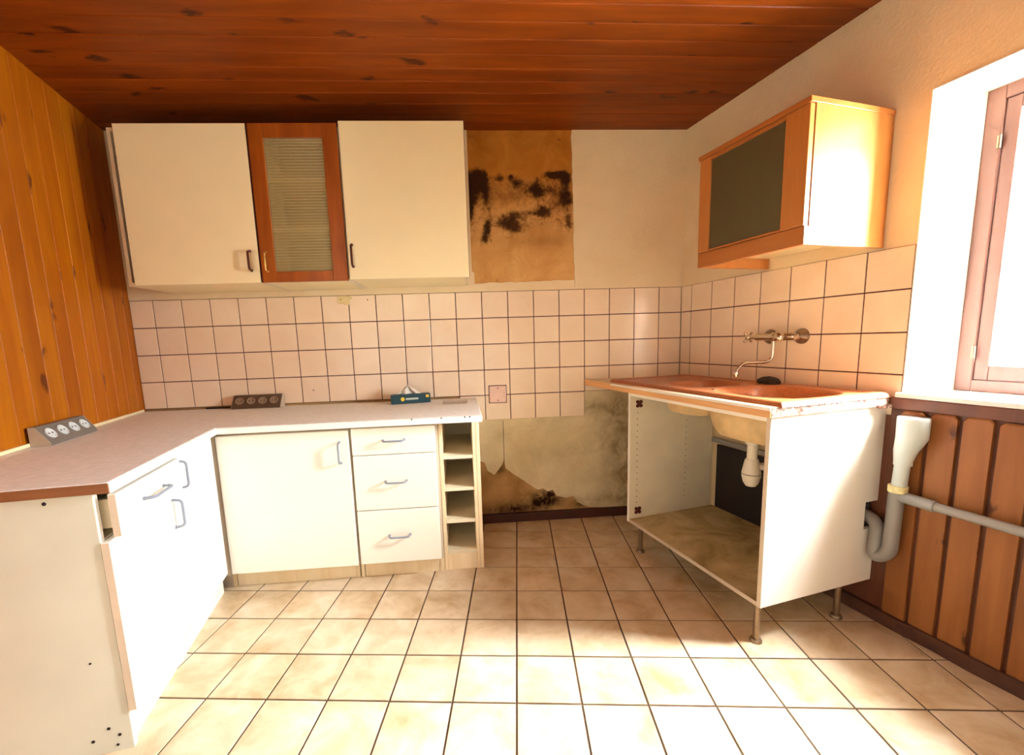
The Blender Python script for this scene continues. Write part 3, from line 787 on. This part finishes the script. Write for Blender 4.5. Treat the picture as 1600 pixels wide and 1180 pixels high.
for k in range(nr*4): fs.append((2*k, 2*k+1, 2*k+3, 2*k+2))
vs += [(gx0-0.004, fy0+0.0125, gz0-0.004), (gx1+0.004, fy0+0.0125, gz0-0.004), (gx0-0.004, fy0+0.0125, gz1+0.004), (gx1+0.004, fy0+0.0125, gz1+0.004)]
fs += [(m_, m_+2, m_+3, m_+1), (0, m_, m_+1, 1), (m_-2, m_-1, m_+3, m_+2)]
fs += [tuple([2*k for k in range(nr*4+1)] + [m_+2, m_])[::-1], tuple([2*k+1 for k in range(nr*4+1)] + [m_+3, m_+1])]
MB().add(vs, fs).build('glass', M['ribbed'], dz)
for z in (0.235, 0.455): bx(gx0+0.001, gx1-0.001, y0-0.0074, y0+0.0025, z, z+0.018).build('added_shelf_band', M['worktop_edge'], t)  # pale strips added against the glass so the shelves show as bright bands
bow_handle('handle', dz, M['brass'], (-a+0.032, fy0, 0.095), True, L=0.088, out=0.024, r=0.005)
t, a, H, y0 = upper(-1.838, -1.262, 1.431, 2.138, 'white wall cabinet beside the mouldy bare wall patch', 'r')
d = bx(-a+0.003, a+0.004, y0-0.019, y0-0.0005, 0.0, H+0.004).build('door', M['white_upper'], t, bevel=0.0015)
bx(-a+0.0015, -a+0.0028, y0-0.018, y0-0.001, 0.001, H+0.003).build('edge_band', M['edge_dark'], d)
bx(a+0.0042, a+0.0055, y0-0.018, y0-0.001, 0.001, H+0.003).build('edge_band', M['edge_dark'], d)
bow_handle('handle', d, M['handle_brown'], (-a+0.024, y0-0.019, 0.11), True, L=0.10, out=0.022, r=0.0055)

# ================================================================== SINK CABINET, WORKTOP, SINK
SO = RP(0, 0, 0)
t = empty('sink_cabinet', RP(0.28, 0.69, 0), RROT); tag(t, 'open-fronted white sink cabinet on thin metal legs', 'cabinet')
ox, oy = -0.28, -0.69
CZ0, CZ1 = 0.146, 0.832
def sb(x0,x1,y0,y1,z0,z1): return bx(x0+ox, x1+ox, y0+oy, y1+oy, z0, z1)
lp = sb(0.03, 0.553, 0.290, 0.306, CZ0, CZ1).build('side_panel', M['inside'], t)
sb(0.5532, 0.5545, 0.290, 0.306, CZ0, CZ1).build('front_edge_band', M['white'], lp)
rp = MB().prism([(0.004+ox, CZ0), (0.553+ox, CZ0), (0.553+ox, CZ1), (0.002+ox, CZ1), (0.002+ox, 0.467), (0.066+ox, 0.467), (0.066+ox, 0.360), (0.004+ox, 0.360)], 1.074+oy, 1.090+oy, 'y').build('side_panel', M['white'], t, bevel=0.001)
sb(0.5532, 0.5545, 1.074, 1.090, CZ0, CZ1).build('front_edge_band', M['edge_beige'], rp)
bp = sb(0.02, 0.553, 0.3063, 1.0737, CZ0, CZ0+0.016).build('bottom_panel', M['dirty'], t)
sb(0.5532, 0.5545, 0.3063, 1.0737, CZ0, CZ0+0.016).build('front_edge_band', M['edge_beige'], bp)
sb(0.536, 0.553, 0.3063, 1.0737, CZ1-0.016, CZ1).build('front_rail', M['white'], t)
sb(0.012, 0.020, 0.33, 1.0735, CZ0+0.0165, 0.515).build('back_panel', M['black'], t)
sb(0.022, 0.036, 0.3065, 1.0735, 0.528, 0.55).build('back_rail', M['pvc_grey'], t)
for (o_, s__) in ((0.522, 0.362), (0.538, 1.066), (0.137, 1.066), (0.12, 0.362)):
    lg = MB().lathe([(0.011, 0.012), (0.011, CZ0-0.0005)], (o_+ox, s__+oy, 0), 'z', 14).build('leg', M['steel'], t, smooth=True)
    MB().lathe([(0.021, 0.0), (0.021, 0.006), (0.017, 0.012), (0.011, 0.0125)], (o_+ox, s__+oy, 0), 'z', 16).build('foot', M['steel'], lg, smooth=True)
for z in (0.772, 0.203):
    h = MB().lathe([(0.006, 0.0), (0.006, 0.006)], (0.502+ox, 0.306+oy, z), 'y', 10)
    for an in range(4):
        A = math.pi/4 + an*math.pi/2
        h.lathe([(0.0095, 0.0), (0.0095, 0.004)], (0.502+ox+0.014*math.cos(A), 0.306+oy, z+0.014*math.sin(A)), 'y', 10)
    h.build('hinge_plate', M['handle_brown'], t)
ph = MB()
for k in range(16): ph.lathe([(0.0028, 0.0), (0.0028, 0.0006)], (0.510+ox, 0.306+oy, 0.727-0.032*k), 'y', 6)
for k in range(14): ph.lathe([(0.0026, 0.0), (0.0026, 0.0006)], (0.206+ox, 0.306+oy, 0.66-0.032*k), 'y', 6)
tag(ph.build('pin_holes', M['dark'], t), kind='stuff')

# sink worktop: four slabs around the cut-out in one board, chipboard showing at the sawn end
ZW0, ZW1 = 0.834, 0.866
OF, SE = 0.574, 1.102
t = empty('sink_worktop', RP(0.28, 0.5, ZW0), RROT); tag(t, 'wood-edged worktop carrying the terracotta sink', 'worktop')
ox, oy = -0.28, -0.5
# left end is cut along the back wall (y=0): s = -o*tan
def send(o_): return -o_*math.tan(WA) + 0.006
th = ZW1-ZW0
wtb = MB()
def quad(p, z0=0.0, z1=th): wtb.prism([(x+ox, y+oy) for x, y in p], z0, z1)
CO0, CO1, CS0, CS1 = 0.075, 0.475, 0.33, 1.065
quad([(0.004, send(0.004)), (OF-0.004, send(OF)), (OF-0.004, CS0), (0.004, CS0)])
quad([(0.004, CS1), (OF-0.004, CS1), (OF-0.004, SE-0.002), (0.004, SE-0.002)])
quad([(0.004, CS0), (CO0, CS0), (CO0, CS1), (0.004, CS1)])
quad([(CO1, CS0), (OF-0.004, CS0), (OF-0.004, CS1), (CO1, CS1)])
wtb.build('board', M['wt_wood'], t)
MB().prism([(OF-0.0038+ox, send(OF)+oy), (OF+ox, send(OF)+oy), (OF+ox, SE+oy), (OF-0.0038+ox, SE+oy)], -0.0005, th-0.0095).build('front_edging', M['wt_wood'], t, bevel=0.001)
MB().prism([(0.0045+ox, send(0.0045)+oy), (OF+0.0008+ox, send(OF)+oy), (OF+0.0008+ox, CS0+oy), (0.0045+ox, CS0+oy)], th+0.0002, th+0.0016).build('laminate', M['wt_lam'], t)
MB().prism([(CO1+ox, CS0+oy), (OF+0.0008+ox, CS0+oy), (OF+0.0008+ox, SE+oy), (CO1+ox, SE+oy)], th+0.0002, th+0.0016).build('laminate', M['wt_lam'], t)
MB().prism([(OF-0.0038+ox, send(OF)+0.28+oy), (OF+0.0006+ox, send(OF)+0.28+oy), (OF+0.0006+ox, SE+oy), (OF-0.0038+ox, SE+oy)], th-0.009, th).build('laminate_lip', M['white'], t)
MB().prism([(OF-0.0038+ox, send(OF)+oy), (OF+ox, send(OF)+oy), (OF+ox, send(OF)+0.2795+oy), (OF-0.0038+ox, send(OF)+0.2795+oy)], th-0.009, th).build('front_edging', M['wt_wood'], t)
ch = MB(); rr = random.Random(3)
ch.prism([(0.012+ox, SE-0.0018+oy), (OF-0.005+ox, SE-0.0018+oy)] + [(OF-0.005-0.02*k+ox, SE+oy+rr.uniform(0.000, 0.004)) for k in range(28)], 0.0005, th-0.0015)
ch.build('sawn_end', M['chip'], t)
spl = MB()
for k in range(5):
    x = 0.02 + 0.012*k; spl.prism([(x+ox, SE+oy), (x+0.012+ox, SE+oy), (x+0.006+ox, SE+0.012+0.006*rr.random()+oy)], -0.004 - 0.004*rr.random(), 0.006)
spl.build('splinters', M['chip'], t)

# the sink: one moulded sheet with two bowls and a drainer
t = empty('kitchen_sink', RP(0.28, 0.6, ZW1), RROT); tag(t, 'terracotta resin sink with two bowls and a drainer', 'sink')
ox, oy = -0.28, -0.6
SO0, SO1, SS0, SS1 = 0.026, 0.536, 0.085, 1.110
BOWLS = [(0.275, 0.500, 0.150, 0.130, 0.115), (0.275, 0.860, 0.180, 0.185, 0.165)]   # o, s, half-o, half-s, depth
RIM = 0.018
def sst(x, a, b):
    x = max(0.0, min(1.0, (x-a)/(b-a))); return x*x*(3-2*x)
def bowl_depth(o_, s__):
    d = 0.0; ins = False
    for (bo_, bs, ho, hs, dep) in BOWLS:
        q = (abs((o_-bo_)/ho)**3.2 + abs((s__-bs)/hs)**3.2)**(1/3.2)
        if q < 1.06:
            d = max(d, dep*(1.0 - sst(q, 0.72, 1.03)) + 0.004*(1-sst(q, 1.0, 1.06))); ins = True
    return d
def top_z(o_, s__):
    e = min(o_-SO0, SO1-o_, s__-SS0, SS1-s__)
    z = RIM*math.sqrt(max(0.0, 1-(1-min(e, 0.016)/0.016)**2))
    z -= 0.005*sst(e, 0.025, 0.040)
    if s__ < 0.34 and e > 0.04:                     # drainer grooves
        z -= 0.0025*(0.5+0.5*math.cos((o_)*2*math.pi/0.045))*sst(e, 0.04, 0.055)*(1-sst(s__, 0.31, 0.34))
    return z - bowl_depth(o_, s__)
no, ns = 74, 150
def grid_axis(a, b, n):
    out = [a + (b-a)*k/n for k in range(n+1)]
    ext = [a + 0.003, a + 0.008, b - 0.008, b - 0.003]
    return sorted(out + ext)
GO, GS = grid_axis(SO0, SO1, no), grid_axis(SS0, SS1, ns)
vs = []; fs = []
for o_ in GO:
    for s__ in GS: vs.append((o_+ox, s__+oy, top_z(o_, s__)))
nn = len(GS)
for i in range(len(GO)-1):
    for j in range(nn-1): fs.append((i*nn+j, i*nn+j+1, (i+1)*nn+j+1, (i+1)*nn+j))
basin = MB().add(vs, fs).build('basin', M['sink'], t, smooth=True)
# raw underside of the bowls
for (bo_, bs, ho, hs, dep) in BOWLS:
    rings = []
    for (q, z) in ((1.0, -th-0.003), (1.0, -dep*0.55), (0.95, -dep*0.82), (0.84, -dep-0.006), (0.6, -dep-0.012)):
        ring = []
        for k in range(40):
            A = 2*math.pi*k/40; ca_, sa_ = math.cos(A), math.sin(A)
            r_ = 1.0/((abs(ca_)**3.2 + abs(sa_)**3.2)**(1/3.2))
            ring.append((bo_+ca_*r_*(ho+0.014)*q+ox, bs+sa_*r_*(hs+0.014)*q+oy, z))
        rings.append(ring)
    MB().loft(rings).build('bowl_shell', M['sink_under'], t, smooth=True)
    MB().lathe([(0.028, 0.0), (0.030, 0.002), (0.024, 0.003), (0.010, 0.001)], (bo_+ox, bs+oy, -dep+RIM-0.003), 'z', 20).build('drain', M['chrome_dull'], t, smooth=True)
MB().lathe([(0.006, 0.0), (0.006, 0.003)], (0.275+0.150+ox, 0.705+oy, RIM-0.006), 'z', 12).build('overflow_hole', M['dark'], t)

# sponge / scouring pad on the back rim
m = MB(); r5 = random.Random(5)
rings = []
for k in range(9):
    x = -0.05 + 0.1*k/8; w = 0.020*(1-(abs(x)/0.056)**3) + 0.004; h = 0.016*(1-(abs(x)/0.06)**3) + 0.003
    rings.append([(w*math.cos(2*math.pi*i/10)*(1+r5.uniform(-.15,.15)), x, max(0.0, h*(0.7+math.sin(2*math.pi*i/10)) + r5.uniform(-.002,.002))) for i in range(10)])
sp = m.loft(rings).build('scouring_pad', M['sponge'], smooth=True, loc=RP(0.075, 0.665, ZW1+RIM-0.004), rotz=RROT+0.1)
tag(sp, 'dark worn scouring pad on the back rim of the sink', 'scouring pad')

# bottle trap under the right bowl
t = empty('sink_trap', RP(0.300, 0.800, 0.467), RROT); tag(t, 'white plastic bottle trap hanging below the sink', 'drain trap')
MB().lathe([(0.034, 0.222), (0.034, 0.212), (0.028, 0.205)], (0,0,0), 'z', 22).build('collar', M['dark'], t, smooth=True)
MB().lathe([(0.029, 0.204), (0.029, 0.186), (0.020, 0.180), (0.020, 0.120)], (0,0,0), 'z', 22).build('inlet', M['pvc_white'], t, smooth=True)
MB().lathe([(0.024, 0.120), (0.027, 0.112), (0.036, 0.062), (0.0365, 0.058)], (0,0,0), 'z', 22).build('cup_top', M['pvc_white'], t, smooth=True)
MB().lathe([(0.0358, 0.058), (0.0358, 0.0555)], (0,0,0), 'z', 22).build('seam', M['dark'], t, smooth=True)
MB().lathe([(0.0365, 0.055), (0.036, 0.045), (0.030, 0.020), (0.020, 0.004), (0.006, 0.0)], (0,0,0), 'z', 22).build('cup', M['pvc_white'], t, smooth=True)
MB().tube(fillet([(0,0,0.09),(-0.06,0.05,0.09),(-0.15,0.10,0.09)],0.03), 0.016, 12).build('outlet', M['pvc_white'], t, smooth=True)

# wall tap
t = empty('wall_tap', RP(0, 0.675, 1.09), RROT); tag(t, 'chrome wall-mounted mixer tap with a swan spout above the sink', 'tap')
for y_ in (-0.075, 0.075):
    MB().lathe([(0.034, 0.0), (0.034, 0.003), (0.030, 0.012), (0.017, 0.030)], (0, y_, 0), 'x', 22).build('flange', M['chrome_dull'], t, smooth=True)
    MB().lathe([(0.0135, 0.028), (0.0135, 0.060)], (0, y_, 0), 'x', 16).build('inlet', M['chrome'], t, smooth=True)
MB().lathe([(0.012, -0.098), (0.0165, -0.094), (0.0165, -0.02), (0.020, -0.014), (0.020, 0.014), (0.0165, 0.02), (0.0165, 0.090), (0.012, 0.094)], (0.062, 0, 0), 'y', 18).build('body', M['chrome'], t, smooth=True)
hd = MB().lathe([(0.009, -0.098), (0.009, -0.130), (0.013, -0.134), (0.013, -0.150), (0.006, -0.154)], (0.062, 0, 0), 'y', 14)
for an in range(4):
    A = math.pi/4 + an*math.pi/2; e = (0.062+0.027*math.cos(A), -0.142, 0.027*math.sin(A))
    hd.tube([(0.062, -0.142, 0), e], 0.0042, 8); hd.lathe([(0.0, -0.0065), (0.005, -0.004), (0.0065, 0.0), (0.005, 0.004), (0.0, 0.0065)], e, 'y', 8)
hd.build('cross_handle', M['chrome'], t, smooth=True)
k2 = MB().lathe([(0.010, 0.078), (0.010, 0.088), (0.019, 0.090), (0.020, 0.104), (0.012, 0.110)], (0, 0.045, 0), 'x', 12)
k2.build('knob', M['chrome'], t, smooth=True)
MB().tube(fillet([(0.062, -0.008, -0.01), (0.064, -0.009, -0.112), (0.166, -0.066, -0.112), (0.190, -0.080, -0.150)], 0.034, 7), 0.0078, 12).build('spout', M['chrome'], t, smooth=True)
MB().lathe([(0.0105, -0.176), (0.0115, -0.170), (0.0115, -0.158), (0.0095, -0.152)], (0.191, -0.081, 0), 'z', 14).build('aerator', M['chrome'], t, smooth=True)

# ================================================================== HOOD CABINET ON THE RIGHT WALL
t = empty('hood_cabinet', RP(0.0, 0.79, 1.402), RROT); tag(t, 'beech wall cabinet with a smoked glass flap beside the window', 'wall cabinet')
HS0, HS1, HD, HH = -0.242, 0.238, 0.385, 0.462
bx(-0.004, HD-0.021, HS1-0.018, HS1, 0.0, HH-0.018).build('side_panel', M['beech'], t, bevel=0.001)
bx(-0.004, HD-0.021, HS0, HS0+0.018, 0.0, HH-0.018).build('side_panel', M['beech'], t, bevel=0.001)
bx(-0.004, HD+0.006, HS0-0.006, HS1+0.002, HH-0.0178, HH).build('top_panel', M['beech_x'], t, bevel=0.0015)
bx(-0.004, HD-0.022, HS0+0.0182, HS1-0.0182, 0.045, 0.058).build('bottom_panel', M['white_upper'], t)
bx(HD-0.0208, HD-0.001, HS0, HS1, 0.0, 0.060).build('front_rail', M['beech_x'], t, bevel=0.001)
# glazed flap
fz0, fz1 = 0.062, HH-0.0195
fl_ = bx(HD-0.0195, HD+0.002, HS0+0.001, HS0+0.058, fz0, fz1).build('door', M['beech'], t, bevel=0.0015); tag(fl_, 'beech frame of the glass flap')
bx(HD-0.0195, HD+0.002, HS1-0.088, HS1-0.003, fz0, fz1).build('stile', M['beech'], fl_, bevel=0.0015)
bx(HD-0.0195, HD+0.002, HS0+0.0583, HS1-0.0883, fz1-0.014, fz1).build('rail', M['beech_x'], fl_, bevel=0.0015)
bx(HD-0.0195, HD+0.002, HS0+0.0583, HS1-0.0883, fz0, fz0+0.008).build('rail', M['beech_x'], fl_, bevel=0.0015)
bx(HD-0.010, HD-0.005, HS0+0.0583, HS1-0.0883, fz0+0.0083, fz1-0.0143).build('glass', M['smoked'], fl_)

# ================================================================== GREY DRAIN PIPE ON THE DADO
t = empty('drain_pipe', RP(0.052, 1.168, 0.27), RROT); tag(t, 'grey plastic drain pipe with a branch running along the wood dado', 'pipe')
z0 = -0.27
def ring(s__, z, r, o_=0.0, n=18): return [(o_+r*math.cos(2*math.pi*k/n), s__-1.17+r*math.sin(2*math.pi*k/n), z+z0) for k in range(n)]
MB().loft([ring(1.203, 0.808, 0.042), ring(1.203, 0.800, 0.043), ring(1.203, 0.735, 0.042), ring(1.190, 0.690, 0.033), ring(1.185, 0.650, 0.0255), ring(1.185, 0.636, 0.0255)]).build('socket', M['pvc_pale'], t, smooth=True)
MB().tube([(0, 0.014, 0.640+z0), (0, 0.010, 0.545+z0)], 0.0215, 16).build('upper_pipe', M['pvc_pale'], t, smooth=True)
MB().lathe([(0.0275, 0.536+z0), (0.0275, 0.560+z0)], (0, 0.008, 0), 'z', 18).build('collar', M['label_yellow'], t, smooth=True)
MB().tube(fillet([(0, 0.006, 0.545+z0), (0, 0.002, 0.300+z0), (0.0, -0.046, 0.262+z0), (-0.014, -0.048, 0.398+z0), (-0.03, -0.14, 0.414+z0)], 0.04, 7), 0.0230, 16).build('elbow', M['pvc_grey'], t, smooth=True)
MB().tube([(0, 0.01, 0.522+z0), (0, 0.115, 0.520+z0)], 0.0195, 14).build('branch_socket', M['pvc_grey'], t, smooth=True)
MB().tube([(0, 0.10, 0.520+z0), (0, 0.95, 0.512+z0)], 0.0150, 14).build('branch_pipe', M['pvc_grey'], t, smooth=True)

# ================================================================== SMALL THINGS
def power_strip(loc, rotz, L, body, side, sock, label):
    t = empty('power_strip', loc, rotz); tag(t, label, 'power strip')
    a = L/2
    # wedge profile (y: out from the wall = -y, z)
    prof = [(0.0, 0.0), (-0.062, 0.0), (-0.062, 0.010), (-0.020, 0.072), (0.0, 0.072)]
    MB().prism(prof, -a, a, 'x').build('housing', body, t, bevel=0.003)
    for sx in (-1, 1):
        MB().prism([(y*0.98-0.0005, z*0.98+0.0005) for y, z in prof], sx*a, sx*(a+0.0015), 'x').build('end_cap', side, t)
    nrm = Vector((0, -0.062, 0.042)).normalized(); mid = Vector((0, -0.041, 0.041)); upv = Vector((0, 0.042, 0.062)).normalized()
    for k in range(4):
        x = -a + L*(k+0.62)/4.25
        rings = []
        for (r, h) in ((0.0225, 0.0), (0.0225, 0.0035), (0.0195, 0.0040), (0.0180, -0.004+0.004), (0.004, -0.003+0.004)):
            rings.append([mid + Vector((x,0,0)) + Vector((1,0,0))*r*math.cos(2*math.pi*i/20) + upv*r*math.sin(2*math.pi*i/20) + nrm*h for i in range(20)])
        so = MB().loft(rings).build('socket', sock, t, smooth=True)
        for dx in (-0.0095, 0.0095):
            c = mid + Vector((x+dx, 0, 0)) + nrm*0.0012
            MB().tube([c, c + nrm*0.0012], 0.0026, 8).build('contact_hole', M['dark'], so)
    return t
ps = power_strip(Vector((-2.470, -0.008, WT1)), 0.0, 0.265, M['strip_brown'], M['strip_side'], M['socket_brown'], 'brown four-socket power strip standing against the back tiles')
cb = MB().tube(fillet([(-0.13, -0.02, 0.008), (-0.17, -0.012, 0.006), (-0.23, -0.006, 0.0045), (-0.30, -0.004, 0.0045)], 0.02), 0.0042, 8).build('cable', M['cable'], ps, smooth=True)
power_strip(LP(0.012, 0.755, WT1+0.0005), LROT + math.pi, 0.29, M['strip_grey'], M['strip_side'], M['socket_pale'], 'grey four-socket power strip with pale sockets against the pine boards')

t = empty('bag_carton', Vector((-1.61, -0.105, WT1)), 0.20); tag(t, 'dark teal carton with a plastic sheet pulled from its top', 'carton')
bx(-0.108, 0.108, -0.030, 0.030, 0.0, 0.050).build('carton', M['teal'], t, bevel=0.0015)
bx(-0.100, 0.100, -0.024, 0.024, 0.0502, 0.0510).build('top_slot', M['teal_top'], t)
MB().lathe([(0.011, -0.0306), (0.011, -0.0298)], (-0.045, 0, 0.026), 'y', 18).build('emblem', M['yellow'], t)
bx(-0.028, 0.040, -0.0306, -0.0300, 0.021, 0.031).build('printed_band', M['pale_print'], t)
bx(0.083, 0.099, -0.0306, -0.0300, 0.030, 0.044).build('printed_square', M['yellow'], t)
m = MB(); r9 = random.Random(9); vs = []; fs = []
nx = 12; nz = 7
for j in range(nz):
    for i in range(nx):
        u = i/(nx-1)*2-1; v = j/(nz-1); w = 0.068*(1-v)**0.9 + 0.004
        vs.append((u*w - 0.008 + 0.004*math.sin(5*u+3*v), 0.008*math.sin(7*u + 2*v) + r9.uniform(-.002,.002), 0.0505 + v*0.058*(1-0.25*abs(u)) + r9.uniform(-.001,.001)))
for j in range(nz-1):
    for i in range(nx-1): fs.append((j*nx+i, j*nx+i+1, (j+1)*nx+i+1, (j+1)*nx+i))
ti = m.add(vs, fs).build('plastic_sheet', M['tissue'], t, smooth=True)
sm = ti.modifiers.new('thick', 'SOLIDIFY'); sm.thickness = 0.0012

t = empty('plastic_tray', Vector((-1.36, -0.20, WT1)), 0.03); tag(t, 'small clear plastic tray lying near the worktop end', 'tray')
MB().box(-0.066, 0.066, -0.032, 0.032, 0.0, 0.0025).box(-0.066, 0.066, -0.032, -0.0295, 0.0025, 0.018).box(-0.066, 0.066, 0.0295, 0.032, 0.0025, 0.018).box(-0.066, -0.0635, -0.0295, 0.0295, 0.0025, 0.018).box(0.0635, 0.066, -0.0295, 0.0295, 0.0025, 0.018).build('tray_body', M['clear_plastic'], t)

t = empty('junction_box', Vector((-1.111, 0.0, 0.80)), 0.0); tag(t, 'square pinkish blank wall plate on the tiles near the worktop end', 'wall plate')
MB().box(-0.0535, 0.0535, -0.0022, 0.001, -0.0535, 0.0535).build('backing', M['grout_wall'], t)
pl = MB().box(-0.050, 0.050, -0.011, -0.0023, -0.050, 0.050).build('cover', M['box_pink'], t, bevel=0.006, seg=3)
for z in (0.036, -0.036): MB().lathe([(0.0035, -0.0122), (0.0035, -0.0108)], (0, 0, z), 'y', 10).build('screw', M['edge_dark'], pl)
for z in (0.012, -0.012): MB().lathe([(0.0022, -0.0122), (0.0022, -0.0108)], (0.036, 0, z), 'y', 8).build('screw', M['steel'], pl)

t = empty('wall_block', Vector((-1.955, 0.0, 1.368)), 0.0); tag(t, 'small yellowed plastic block screwed to the top tile row under the cabinets', 'bracket')
b_ = MB().prism([(-0.037, 0.020), (-0.037, -0.018), (-0.004, -0.018), (-0.004, -0.026), (0.022, -0.026), (0.022, 0.004), (0.037, 0.004), (0.037, 0.020)], -0.010, 0.0015, 'y').build('block', M['yellowed'], t, bevel=0.0015)
MB().lathe([(0.003, -0.0108), (0.003, -0.0095)], (-0.020, 0, 0.002), 'y', 8).build('screw', M['edge_dark'], b_)
for x, z, nm in ((-1.83, 1.367, 'right'), (-2.172, 0.868, 'low')):
    o = MB().lathe([(0.0035, -0.0018), (0.0035, 0.0015)], (0, 0, 0), 'y', 10).build('screw_plug', M['edge_dark'], loc=(x, 0, z))
    tag(o, 'dark screw plug in the top tile row beside the yellowed block' if nm == 'right' else 'dark screw plug in the lowest back tile row behind the worktop', 'screw')
